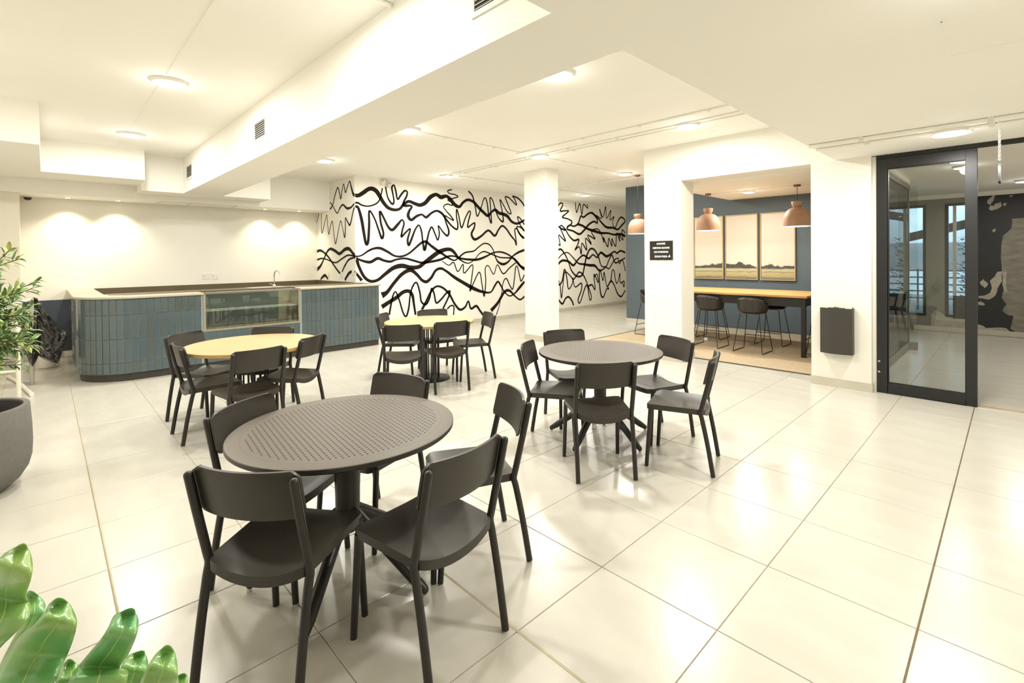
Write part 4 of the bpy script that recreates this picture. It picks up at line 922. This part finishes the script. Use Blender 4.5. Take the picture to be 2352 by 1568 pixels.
for k, (x0, x1, lab) in enumerate(((-3.372, -2.745, 'left panel of three framed landscape paintings'), (-2.700, -2.063, 'middle panel of three framed landscape paintings'), (-2.012, -1.388, 'right panel of three framed landscape paintings'))):
    t = thing('framed_painting', lab + ' on the slate blue wall', 'painting', ((x0 + x1) / 2, 8.0, 1.10), 0, 'landscape triptych')
    w = (x1 - x0) / 2; h = 1.31
    part('frame', MB().box(-w, -0.045, 0, -w + 0.014, 0, h).box(w - 0.014, -0.045, 0, w, 0, h).box(-w + 0.014, -0.045, 0, w - 0.014, 0, 0.014).box(-w + 0.014, -0.045, h - 0.014, w - 0.014, 0, h), M['wood'], t)
    part('canvas', MB().box(-w + 0.018, -0.036, 0.018, w - 0.018, -0.01, h - 0.018), painting_mat(k), t)
t = thing('bench_table', 'long high table with an orange oak top and black frame in the lounge', 'table', (-2.15, 6.82, 0.008))
o = part('tabletop', MB().box(-1.30, -0.60, 0.915, 1.42, 0.60, 0.950), M['oak'], t); bevel(o, 0.004)
part('apron', MB().box(-1.25, -0.56, 0.77, 1.35, -0.53, 0.915).box(-1.25, 0.53, 0.77, 1.35, 0.56, 0.915).box(-1.25, -0.53, 0.77, -1.22, 0.53, 0.915).box(1.32, -0.53, 0.77, 1.35, 0.53, 0.915), M['blackmetal'], t)
for x in (-1.27, 1.33):
    for y in (-0.57, 0.51): part('leg', MB().box(x, y, 0, x + 0.06, y + 0.06, 0.915), M['blackmetal'], t)

def stool_parts(root):
    # shell: seat pan with low wrap-round back (sitter faces +y)
    N = 21; R = 12; mb = MB(); g = []
    for a in range(R):
        t = a / (R - 1); row = []
        for c in range(N):
            an = math.pi * (1.14) * (c / (N - 1) - 0.5)          # around the rear
            if t < 0.45:
                q = t / 0.45; rad = 0.205 * q
                p = Vector((rad * math.sin(an) * 1.05, -rad * math.cos(an) * 0.92, 0.655 - 0.012 * (1 - q * q)))
            else:
                q = (t - 0.45) / 0.55
                hgt = 0.24 * (max(0.0, math.cos(an * 0.80)) ** 0.55)
                rad = 0.205 + 0.022 * math.sin(q * 1.57)
                p = Vector((rad * math.sin(an) * 1.05, -rad * math.cos(an) * 0.92, 0.655 + hgt * q ** 1.15))
            row.append(p)
        g.append(row)
    for a in range(R - 1):
        for c in range(N - 1): mb.quad(g[a][c], g[a][c + 1], g[a + 1][c + 1], g[a + 1][c])
    o = part('shell', mb, M['plastic'], root, True, 1.2)
    s = o.modifiers.new('thickness', 'SOLIDIFY'); s.thickness = 0.009
    o = part('seat_pan', MB().loft([[(x * k, y * k2 + 0.03, z) for x, y in [(0.20 * math.cos(b) * (1 if abs(math.cos(b)) < .9 else 1), 0.19 * math.sin(b)) for b in [2 * math.pi * q / 24 for q in range(24)]]] for z, k, k2 in ((0.632, 0.9, 0.9), (0.642, 1, 1), (0.652, 0.97, 0.97))]), M['plastic'], root, True, 0.7)
    part('under_plate', MB().box(-0.11, -0.10, 0.622, 0.11, 0.14, 0.634), M['blackmetal'], root)
    for s in (-1, 1):
        pts = [(0.15 * s, -0.13, 0.628), (0.228 * s, -0.232, 0.02), (0.232 * s, -0.225, 0.0075), (0.232 * s, 0.225, 0.0075), (0.228 * s, 0.232, 0.02), (0.15 * s, 0.16, 0.628)]
        part('sled_leg', MB().tube(pts, 0.0065, 8), M['blackmetal'], root, True)
    part('footrest', MB().tube([(-0.206, 0.207, 0.22), (-0.19, 0.25, 0.23), (0.19, 0.25, 0.23), (0.206, 0.207, 0.22)], 0.0065, 8), M['blackmetal'], root, True)
    part('crossbar', MB().tube([(-0.208, -0.207, 0.19), (0.208, -0.207, 0.19)], 0.0065, 8), M['blackmetal'], root, True)
STOOLS = [(-1.545, 6.275, 0.0, 'black bar stool, right one of two in the middle of the lounge opening'),
          (-2.275, 6.300, 0.0, 'black bar stool, left one of two in the middle of the lounge opening'),
          (-3.01, 6.30, 0.0, 'black bar stool on the near side just hidden by the lounge pillar jamb'),
          (-3.72, 6.75, -math.pi / 2, 'black bar stool of which one wire leg shows left of the lounge pillar'),
          (-1.53, 7.17, math.pi, 'black bar stool on the far side of the bench table, right one'),
          (-2.62, 7.17, math.pi, 'black bar stool on the far side of the bench table, left one'),
          (-0.60, 6.80, math.pi / 2, 'black bar stool at the right end of the bench table, beside its leg')]
proto = None
for x, y, rz, lab in STOOLS:
    if proto is None: o = proto = thing('bar_stool', lab, 'stool'); stool_parts(o)
    else: o = copy_tree(proto)
    o.location = (x, y, 0.008); o.rotation_euler = (0, 0, rz); tag(o, lab, 'stool', 'bar stools round the bench table')
mb = MB(); rr = random.Random(2)
ring = lambda z, r: [(r * rr.uniform(.6, 1.1) * math.cos(a), r * rr.uniform(.6, 1.1) * math.sin(a), z + rr.uniform(-.006, .006)) for a in [2 * math.pi * q / 9 for q in range(9)]]
mb.loft([ring(0.008, 0.05), ring(0.025, 0.06), ring(0.045, 0.045), ring(0.058, 0.02)])
tag(part('crumpled_paper', mb, M['letter']), 'crumpled white scrap lying on the lounge floor under a bar stool', 'litter').location = (-2.55, 6.72, 0.006)

# sign on the pillar
t = thing('wall_sign', 'glossy black sign with white lettering on the lounge pillar', 'sign', (-2.327, 4.73, 1.675))
bevel(part('panel', MB().box(-0.195, -0.010, -0.147, 0.195, 0, 0.147), M['sign'], t), 0.002)
def text(body, size, loc, parent, m, rx=math.pi / 2, bold=0.0012):
    cu = bpy.data.curves.new('text', 'FONT'); cu.body = body; cu.size = size; cu.align_x = 'CENTER'; cu.align_y = 'CENTER'; cu.extrude = 0.0008; cu.offset = bold
    tmp = bpy.data.objects.new('text', cu); COL.objects.link(tmp)
    bpy.context.view_layer.update()
    me = bpy.data.meshes.new_from_object(tmp.evaluated_get(bpy.context.evaluated_depsgraph_get()))
    bpy.data.objects.remove(tmp); bpy.data.curves.remove(cu)
    me.materials.clear(); me.materials.append(m)
    o = link('lettering', me, parent, loc); o.rotation_euler = (rx, 0, 0)
    return o
for s, z, x in (('LOUNGE', 0.103, 0), ('MEETING ROOMS', 0.038, 0), ('CO-WORKING', -0.024, 0), ('ZOOM PODS', -0.094, -0.005)):
    text(s, 0.036, (x, -0.0112, z), t, M['letter'])
part('arrow', MB().prism([(0, 0), (0.05, 0.0), (0.06, -0.03), (0.035, 0.04)], 0, 0.001).xf(Matrix.Translation((0.11, -0.0102, -0.105)) @ Matrix.Rotation(math.pi / 2, 4, 'X')), M['concrete'], t)

# wall bin
t = thing('wall_bin', 'taupe metal bin hung on the white pier beside the glass door', 'bin', (0.005, 4.73, 0.415))
body = []
for z in (0.0, 0.54):
    body.append([(-0.165, 0, z), (-0.165, -0.095, z)] + [(-0.165 + 0.33 * k / 8, -0.095 - 0.032 * math.sin(math.pi * k / 8), z) for k in range(1, 8)] + [(0.165, -0.095, z), (0.165, 0, z)])
part('body', MB().loft([list(reversed(r)) for r in body]), M['bin'], t, True, 0.5)
part('slot', MB().box(-0.08, -0.10, 0.538, 0.09, -0.03, 0.546), M['dark'], t)
mb = MB()
for (x0, x1) in ((-0.16, -0.02), (0.03, 0.16)):
    rr = random.Random(int(x0 * 100))
    prev = None
    for k in range(9):
        x = x0 + (x1 - x0) * k / 8
        cur = (Vector((x, -0.095, 0.536)), Vector((x, -0.085 + rr.uniform(-.01, .01), 0.552 + rr.uniform(0, .012))), Vector((x, -0.05, 0.556 + rr.uniform(-.004, .01))), Vector((x, -0.02, 0.538)))
        if prev:
            for q in range(3): mb.quad(prev[q], cur[q], cur[q + 1], prev[q + 1])
        prev = cur
part('liner', mb, M['paper'], t, True)

# ---------------------------------------------------------------- glass door and corridor
d = struct('door_1', MB().box(0.372, 4.80, 0.004, 0.475, 4.86, 2.675).box(1.135, 4.80, 0.004, 1.222, 4.86, 2.675).box(0.475, 4.80, 2.56, 1.135, 4.86, 2.675).box(0.475, 4.80, 0.004, 1.135, 4.86, 0.118), M['doorframe'])
bevel(d, 0.003)
part('pane', MB().box(0.475, 4.826, 0.118, 1.135, 4.834, 2.56), M['glassd'], d)
part('gasket', MB().box(0.475, 4.81, 0.118, 0.483, 4.85, 2.56).box(1.127, 4.81, 0.118, 1.135, 4.85, 2.56).box(0.483, 4.81, 2.552, 1.127, 4.85, 2.56).box(0.483, 4.81, 0.118, 1.127, 4.85, 0.126), M['winframe'], d)
for z in (0.24, 0.36): part('fixing', MB().tube([(0.395, 4.80, z), (0.395, 4.796, z)], 0.012, 10), M['steel'], d)
struct('trim_9', MB().box(0.336, 4.81, 0.0, 0.371, 4.95, 2.71), M['wall'])
struct('trim_6', MB().box(0.371, 4.80, 2.678, 2.4, 4.88, 2.715), M['winframe'])
s = struct('window_3', MB().box(0.215, 5.13, 0.008, 0.265, 8.28, 0.10).box(0.215, 5.13, 2.66, 0.265, 8.28, 2.72).box(0.215, 5.13, 0.10, 0.265, 5.19, 2.66).box(0.225, 8.25, 0.10, 0.255, 8.28, 2.66).box(0.265, 8.20, 0.0, 0.37, 8.24, 0.12), M['greywall'])
part('pane', MB().box(0.236, 5.19, 0.10, 0.244, 8.25, 2.66), M['glassd'], s)
part('pane', MB().box(0.265, 8.216, 0.12, 0.37, 8.224, 2.70), M['glassd'], s)
struct('trim_7', MB().box(-0.2, 10.93, 2.70, 2.4, 10.995, 2.78), M['ceil'])
struct('trim_8', MB().box(0.36, 4.88, -0.004, 2.4, 4.92, 0.002), M['ply'])

t = thing('hanging_sign', 'slim sign plate hung on two chains from the low ceiling before the corridor', 'sign', (1.40, 3.78, 2.72))
part('plate', MB().box(-0.008, -0.11, -0.53, 0.008, 0.09, -0.36), M['sign'], t)
part('white_face', MB().box(0.008, -0.10, -0.52, 0.0095, 0.08, -0.37), M['letter'], t)  # white-coloured face on one side of the plate
for y in (-0.09, 0.07):
    mb = MB(); n = 17
    for k in range(n):
        z = -0.012 - k * 0.0205
        a = 0 if k % 2 else math.pi / 2
        mb.tube([(math.cos(a) * 0.0075 * math.cos(q), y + math.sin(a) * 0.0075 * math.cos(q), z + 0.0135 * math.sin(q)) for q in [2 * math.pi * u / 10 for u in range(11)]], 0.0028, 5, False)
    part('chain', mb, M['letter'], t, merge=False)

# ---------------------------------------------------------------- left edge: planter, olive tree, rack, liner, buckets
t = thing('planter', 'large grey rounded planter cut off by the left edge of the picture', 'planter', (-3.56, -2.445, 0))
prof = [(0.0001, 0), (0.20, 0), (0.245, 0.012), (0.295, 0.06), (0.335, 0.13), (0.352, 0.20), (0.357, 0.30), (0.354, 0.42), (0.345, 0.57), (0.342, 0.576), (0.312, 0.576), (0.308, 0.57), (0.305, 0.46)]
part('shell', MB().lathe(prof, n=64), M['pot'], t, True, 0.8)
part('inner_wall', MB().lathe([(0.3045, 0.565), (0.302, 0.44)], n=64), M['potin'], t, True)
part('mulch', MB().lathe([(0.0001, 0.475), (0.15, 0.472), (0.303, 0.465)], n=40), M['bark'], t, True)
mb = MB(); rr = random.Random(11)
for k in range(130):
    a = rr.uniform(0, 6.28); r_ = 0.28 * math.sqrt(rr.random()); s_ = rr.uniform(0.008, 0.018)
    q = Matrix.Translation((r_ * math.cos(a), r_ * math.sin(a), 0.476)) @ Matrix.Rotation(rr.uniform(0, 6), 4, Vector((rr.random(), rr.random(), rr.random())).normalized())
    m2 = MB().box(-s_, -s_ * .7, -s_ * .3, s_, s_ * .7, s_ * .3).xf(q); i = len(mb.v); mb.v += m2.v; mb.f += [tuple(i + v for v in f) for f in m2.f]; mb.mi += m2.mi
o = part('bark_chips', mb, M['bark'], t, merge=False); o['kind'] = 'stuff'

t = thing('olive_tree', 'leafy green olive tree growing from the grey planter at the left edge', 'tree', (-3.56, -2.445, 0.47))
part('trunk', MB().tube([(0, 0, -0.02), (0.02, 0.01, 0.2), (-0.01, 0.02, 0.45), (0.02, -0.01, 0.75)], [0.024, 0.02, 0.016, 0.012], 10), M['trunk'], t, True)
rr = random.Random(21)
leaf_mb = [MB(), MB()]; tw = MB(); fruits = []
def olive_leaf(mb, c, d, L, wd):
    d = d.normalized(); s_ = d.cross(Vector((rr.uniform(-.3, .3), rr.uniform(-.3, .3), 1))).normalized(); n_ = s_.cross(d).normalized()
    A = c; B = c + d * L * .35 + s_ * wd - n_ * .003; B2 = c + d * L * .35 - s_ * wd - n_ * .003; Cc = c + d * L * .72 + s_ * wd * .75 - n_ * .008; C2 = c + d * L * .72 - s_ * wd * .75 - n_ * .008
    D = c + d * L - n_ * .022; m1 = c + d * L * .35 + n_ * .002; m2 = c + d * L * .72 - n_ * .004
    i = len(mb.v); mb.v += [A, B, m1, B2, Cc, m2, C2, D]
    for f in ((0, 1, 2), (0, 2, 3), (1, 4, 5, 2), (2, 5, 6, 3), (4, 7, 5), (5, 7, 6)): mb.f.append(tuple(i + k for k in f)); mb.mi.append(0)
TIPS = []
for k in range(95):
    a = rr.uniform(0, 6.28); el = rr.uniform(-0.35, 1.2)
    h0 = rr.uniform(0.42, 0.8)
    tip = Vector((math.cos(a) * math.cos(el), math.sin(a) * math.cos(el), math.sin(el))) * rr.uniform(0.22, 0.42) + Vector((0, 0, h0 + 0.02))
    TIPS.append((Vector((0.01, 0, h0 * 0.9)), tip))
for y_, z_, x_ in ((0.40, 0.98, 0.0), (0.37, 0.93, 0.05), (0.30, 1.14, 0.05), (0.25, 1.2, -0.03), (0.36, 0.80, 0.04), (0.33, 0.68, 0.1), (0.30, 0.58, 0.1), (0.28, 0.52, 0.05), (0.2, 0.46, 0.1), (0.34, 0.62, -0.05), (0.3, 0.75, 0.12), (0.36, 0.55, 0.02), (0.29, 0.9, 0.1)):
    TIPS.append((Vector((0.01, 0.05, z_ * 0.75)), Vector((x_, y_, z_))))
for b0, tip in TIPS:
    mid = (b0 + tip) / 2 + Vector((rr.uniform(-.04, .04), rr.uniform(-.04, .04), rr.uniform(0, .06)))
    P = spline([b0, mid, tip], 7)
    tw.tube(P, 0.0035, 5)
    for q in range(3, len(P)):
        dirn = (P[min(q + 1, len(P) - 1)] - P[q - 1]).normalized()
        for sgn in (1, -1):
            sd = dirn.cross(Vector((rr.uniform(-1, 1), rr.uniform(-1, 1), rr.uniform(-1, 1)))).normalized()
            olive_leaf(leaf_mb[1 if rr.random() < 0.28 else 0], P[q], dirn * 0.8 + sd * sgn + Vector((0, 0, .1)), rr.uniform(0.060, 0.098), rr.uniform(0.009, 0.014))
    if rr.random() < 0.30: fruits.append(P[-2] + Vector((rr.uniform(-.02, .02), rr.uniform(-.02, .02), -0.02)))
part('twigs', tw, M['trunk'], t, merge=False)['kind'] = 'stuff'
part('foliage', leaf_mb[0], M['olive'], t, merge=False)['kind'] = 'stuff'
part('young_foliage', leaf_mb[1], M['olive2'], t, merge=False)['kind'] = 'stuff'
fm = MB().lathe([(0.0001, -0.011), (0.006, -0.007), (0.0075, 0), (0.006, 0.007), (0.0001, 0.011)], n=8).mesh('olive', M['fruit'], True)
for p in fruits: link('olive', fm, t, p)

t = thing('pipe_rack', 'white painted pipe rack with rust spots standing behind the planter', 'rack', (-6.7, -2.247, 0))
part('post', MB().tube([(0, 0, 0), (0, 0, 1.12)], 0.021, 12), M['rack'], t, True)
part('post', MB().tube([(-0.75, 0.10, 0), (-0.70, 0.105, 0.5), (-0.62, 0.11, 1.12)], 0.022, 12), M['rackgrey'], t, True)
part('post', MB().tube([(-0.2, -0.75, 0), (-0.2, -0.75, 1.12)], 0.021, 12), M['rack'], t, True)
part('foot_bar', MB().tube([(0.05, 0.11, 0.022), (-0.9, -0.02, 0.022), (-1.5, -0.14, 0.022)], 0.022, 10, True, True), M['rack'], t, True)
part('cross_bar', MB().tube([(0, 0, 0.315), (-0.2, -0.75, 0.315)], 0.016, 10), M['rack'], t, True)
part('cross_bar', MB().tube([(0, 0, 1.11), (-0.62, 0.11, 1.11)], 0.016, 10), M['rack'], t, True)
part('cross_bar', MB().tube([(0, 0, 1.11), (-0.2, -0.75, 1.11)], 0.016, 10), M['rack'], t, True)

mb = MB()
for rows_, dep, x_, sd in (([(1.115, -2.140, -2.100), (1.06, -2.164, -2.095), (0.947, -2.198, -2.071), (0.779, -2.231, -2.066), (0.61, -2.233, -2.062), (0.469, -2.215, -2.070), (0.383, -2.193, -2.080), (0.298, -2.171, -2.104), (0.241, -2.142, -2.134)], 0.12, -7.42, 1),
                           ([(1.115, -2.130, -2.085), (1.028, -2.115, -2.055), (0.912, -2.111, -1.999), (0.764, -2.105, -1.91), (0.626, -2.099, -1.80), (0.529, -2.1, -1.818), (0.416, -2.094, -1.856), (0.328, -2.047, -1.874), (0.248, -1.945, -1.908)], 0.10, -7.40, 2)):
    P = spline(rows_, 9); rings = []
    for k, p in enumerate(P):
        z, l, r_ = p; c = (l + r_) / 2; w = (r_ - l) / 2; ring = []
        for q in range(56):
            a = 2 * math.pi * q / 56
            nz = noise.noise(Vector((math.cos(a) * 1.6 + sd * 7, math.sin(a) * 1.6, z * 5))) + 0.9 * (0.4 - abs(noise.noise(Vector((math.cos(a) * 3.5, math.sin(a) * 3.5 + sd * 3, z * 9 + math.cos(a) * 4))))) + 0.5 * (0.3 - abs(noise.noise(Vector((math.cos(a) * 7, math.sin(a) * 7 + sd * 3, z * 22)))))
            f_ = 1 + 0.16 * nz
            ring.append((x_ + dep * math.sin(a) * (0.35 + min(1, w / 0.09)) * 0.6 * (1 + 0.6 * nz), c + w * math.cos(a) * (1 + 0.05 * nz), z + 0.02 * nz))
        rings.append(ring)
    mb.loft(rings)
o = tag(part('bin_liner', mb, M['bag'], None, True, 0.45), 'crumpled glossy black bin liner hanging from the white pipe rack', 'bag')

def bucket(label, x, y, r, h, full):
    t = thing('bucket', label, 'bucket', (x, y, 0), 0)
    part('body', MB().lathe([(0.0001, 0), (r * 0.9, 0), (r * 0.92, 0.012), (r * 0.97, h * 0.8), (r * 1.04, h * 0.81), (r * 1.04, h * 0.84), (r, h * 0.86), (r * 1.03, h)], n=40), M['bucket'], t, True, 0.5)
    part('lid', MB().lathe([(r * 1.05, h - 0.015), (r * 1.06, h + 0.008), (r * 0.9, h + 0.014), (r * 0.88, h + 0.004), (0.0001, h + 0.004)], n=40), M['bucket'], t, True, 0.5)
    part('handle', MB().tube([(0, r * 1.03 * math.cos(a), h * 0.8 + r * 0.95 * math.sin(a)) for a in [math.pi * k / 10 for k in range(11)]], 0.004, 6), M['rack'], t, True)
    def wrap(name, a0, a1, z0, z1, m):
        b = MB(); prev = None
        for k in range(9):
            a = a0 + (a1 - a0) * k / 8; R_ = lambda z: r * (0.92 + 0.05 * z / (h * 0.8)) + 0.001
            cur = [Vector((R_(z) * math.cos(a), R_(z) * math.sin(a), z)) for z in (z0, z1)]
            if prev: b.quad(prev[0], cur[0], cur[1], prev[1])
            prev = cur
        part(name, b, m, t)
    if full:
        wrap('label', -1.2, 0.12, 0.02, 0.10, M['green']); wrap('label', -1.2, 0.12, 0.125, 0.20, M['green']); wrap('print', 0.35, 0.44, 0.17, 0.185, M['reddot'])
    else:
        wrap('base_line', -0.7, 1.0, 0.012, 0.018, M['dark']); wrap('print', 0.55, 0.66, 0.04, 0.055, M['dark'])
    return t
bucket('white bucket with a green label behind the pipe rack at the left edge', -8.70, -2.475, 0.175, 0.385, True)
bucket('smaller white bucket on the floor below the black bin liner', -8.70, -2.005, 0.150, 0.34, False)

# ---------------------------------------------------------------- broad-leaved plant close to the camera
LEAVES = [[[0.339,-2.043,1.128,0.339,-2.043,1.128],[0.301,-2.054,1.11,0.315,-2.039,1.109],[0.303,-2.065,1.105,0.332,-2.035,1.099],[0.329,-2.073,1.108,0.368,-2.033,1.094],[0.33,-2.077,1.097,0.372,-2.035,1.078],[0.29,-2.087,1.058,0.336,-2.041,1.04],[0.263,-2.092,1.03,0.316,-2.039,1.017],[0.277,-2.097,1.014,0.338,-2.036,1.013],[0.306,-2.101,1.006,0.365,-2.041,1.012],[0.301,-2.105,0.98,0.348,-2.056,0.989],[0.259,-2.114,0.931,0.298,-2.074,0.948],[0.238,-2.119,0.892,0.264,-2.094,0.901]],[[0.16,-2.04,0.961,0.16,-2.04,0.961],[0.126,-2.047,0.941,0.143,-2.03,0.939],[0.138,-2.049,0.931,0.166,-2.021,0.929],[0.172,-2.048,0.929,0.199,-2.021,0.932],[0.177,-2.049,0.916,0.2,-2.026,0.92],[0.134,-2.062,0.873,0.159,-2.037,0.878],[0.097,-2.078,0.821,0.118,-2.056,0.83],[0.107,-2.087,0.802,0.119,-2.076,0.802]],[[0.296,-2.002,0.996,0.296,-2.002,0.996],[0.259,-2.012,0.974,0.28,-1.991,0.975],[0.267,-2.018,0.969,0.299,-1.985,0.967],[0.296,-2.022,0.976,0.337,-1.981,0.964],[0.29,-2.034,0.961,0.342,-1.982,0.951],[0.242,-2.052,0.926,0.308,-1.985,0.916],[0.206,-2.066,0.887,0.279,-1.992,0.878],[0.213,-2.079,0.867,0.29,-2.001,0.866],[0.234,-2.09,0.854,0.313,-2.01,0.859],[0.226,-2.097,0.817,0.283,-2.04,0.817],[0.195,-2.096,0.768,0.21,-2.08,0.768]],[[0.361,-1.908,0.962,0.361,-1.908,0.962],[0.322,-1.921,0.941,0.342,-1.901,0.939],[0.324,-1.931,0.938,0.357,-1.899,0.931],[0.349,-1.94,0.936,0.386,-1.903,0.93],[0.347,-1.948,0.923,0.388,-1.907,0.917],[0.305,-1.96,0.884,0.351,-1.913,0.874],[0.269,-1.975,0.845,0.32,-1.923,0.837],[0.278,-1.985,0.841,0.347,-1.915,0.842],[0.306,-1.989,0.85,0.377,-1.917,0.851],[0.299,-1.995,0.834,0.371,-1.922,0.833],[0.255,-2.007,0.785,0.312,-1.948,0.785],[0.224,-2.022,0.737,0.244,-2.002,0.737]],[[0.254,-1.989,0.854,0.254,-1.989,0.854],[0.222,-1.995,0.832,0.236,-1.981,0.832],[0.228,-2.001,0.825,0.255,-1.974,0.827],[0.258,-2.006,0.83,0.292,-1.971,0.832],[0.259,-2.01,0.819,0.294,-1.974,0.818],[0.218,-2.021,0.771,0.245,-1.994,0.771],[0.189,-2.029,0.728,0.2,-2.018,0.728]],[[0.287,-1.886,0.829,0.287,-1.886,0.829],[0.249,-1.897,0.808,0.266,-1.88,0.807],[0.251,-1.907,0.804,0.28,-1.878,0.8],[0.276,-1.917,0.81,0.311,-1.881,0.804],[0.278,-1.92,0.794,0.314,-1.884,0.789],[0.239,-1.929,0.735,0.275,-1.893,0.734],[0.205,-1.942,0.68,0.219,-1.928,0.68]],[[0.359,-1.855,0.863,0.359,-1.855,0.863],[0.326,-1.861,0.84,0.343,-1.844,0.836],[0.327,-1.873,0.832,0.357,-1.843,0.828],[0.351,-1.883,0.838,0.388,-1.846,0.828],[0.348,-1.892,0.819,0.393,-1.847,0.815],[0.31,-1.899,0.771,0.358,-1.851,0.77],[0.272,-1.916,0.728,0.307,-1.881,0.727],[0.273,-1.935,0.711,0.287,-1.921,0.711]],[[0.32,-1.825,0.767,0.32,-1.825,0.767],[0.288,-1.83,0.746,0.301,-1.817,0.746],[0.296,-1.835,0.743,0.313,-1.817,0.743],[0.321,-1.844,0.748,0.339,-1.825,0.748],[0.313,-1.858,0.726,0.33,-1.841,0.725],[0.268,-1.872,0.675,0.28,-1.86,0.675]]]
P_ = thing('broad_leaf_plant', 'glossy green lobed leaves close to the camera in the lower left corner', 'plant', (0.10, -2.28, 0))
def pl(name, mb, m, parent=None, smooth=True, angle=1.2): 
    if parent is None: mb.xf(Matrix.Translation((-0.10, 2.28, 0)))
    else: mb.xf(Matrix.Translation((-0.10, 2.28, 0)))
    return part(name, mb, m, parent or P_, smooth, angle, merge=True)
pl('pot', MB().lathe([(0.0001, 0), (0.15, 0), (0.19, 0.40), (0.195, 0.42), (0.175, 0.42), (0.17, 0.37), (0.0001, 0.37)], (0.10, -2.28), 32), M['pot'])
for li, rows_ in enumerate(LEAVES):
    Lp = spline([tuple(r[:3]) for r in rows_], 6); Rp = spline([tuple(r[3:]) for r in rows_], 6)
    tip, a1, b1 = Lp[0], Vector(rows_[1][:3]), Vector(rows_[1][3:])
    for q in range(1, 6):
        t_ = q / 6; c_ = tip.lerp((a1 + b1) / 2, t_); h_ = (b1 - a1) / 2 * math.sqrt(t_)
        Lp[q], Rp[q] = c_ - h_, c_ + h_
    tow = (CAM - Lp[len(Lp) // 2]).normalized()
    cols = 9; grid = []; spine = []
    for k, (a, b) in enumerate(zip(Lp, Rp)):
        w = (b - a).length; row = []
        for c in range(cols):
            u = c / (cols - 1); e = abs(2 * u - 1)
            rip = 0.07 * w * math.sin(k * 0.22 + u * 3 + li)
            row.append(a.lerp(b, u) + tow * (w * (0.16 * (1 - e * e) - 0.10 * max(0, 1 - e * 3)) + rip * e * 0.5))
        grid.append(row); spine.append(row[cols // 2] + tow * 0.0012)
    mb = MB()
    for k in range(len(grid) - 1):
        for c in range(cols - 1): mb.quad(grid[k][c], grid[k][c + 1], grid[k + 1][c + 1], grid[k + 1][c])
    o = pl('leaf', mb, M['leaf'])
    s = o.modifiers.new('thickness', 'SOLIDIFY'); s.thickness = 0.0012
    n = len(spine)
    pl('midrib', MB().tube(spine[5:], [0.0006 + 0.0022 * k / n for k in range(n - 5)], 6), M['rib'], o)
    base = (Lp[-1] + Rp[-1]) / 2
    pl('stem', MB().tube(spline([base, base.lerp(Vector((0.10, -2.28, 0.37)), 0.5) + Vector((-0.05, -0.03, 0.05)), Vector((0.10 + 0.01 * li - .03, -2.28, 0.36))], 5), 0.006, 7), M['rib'])
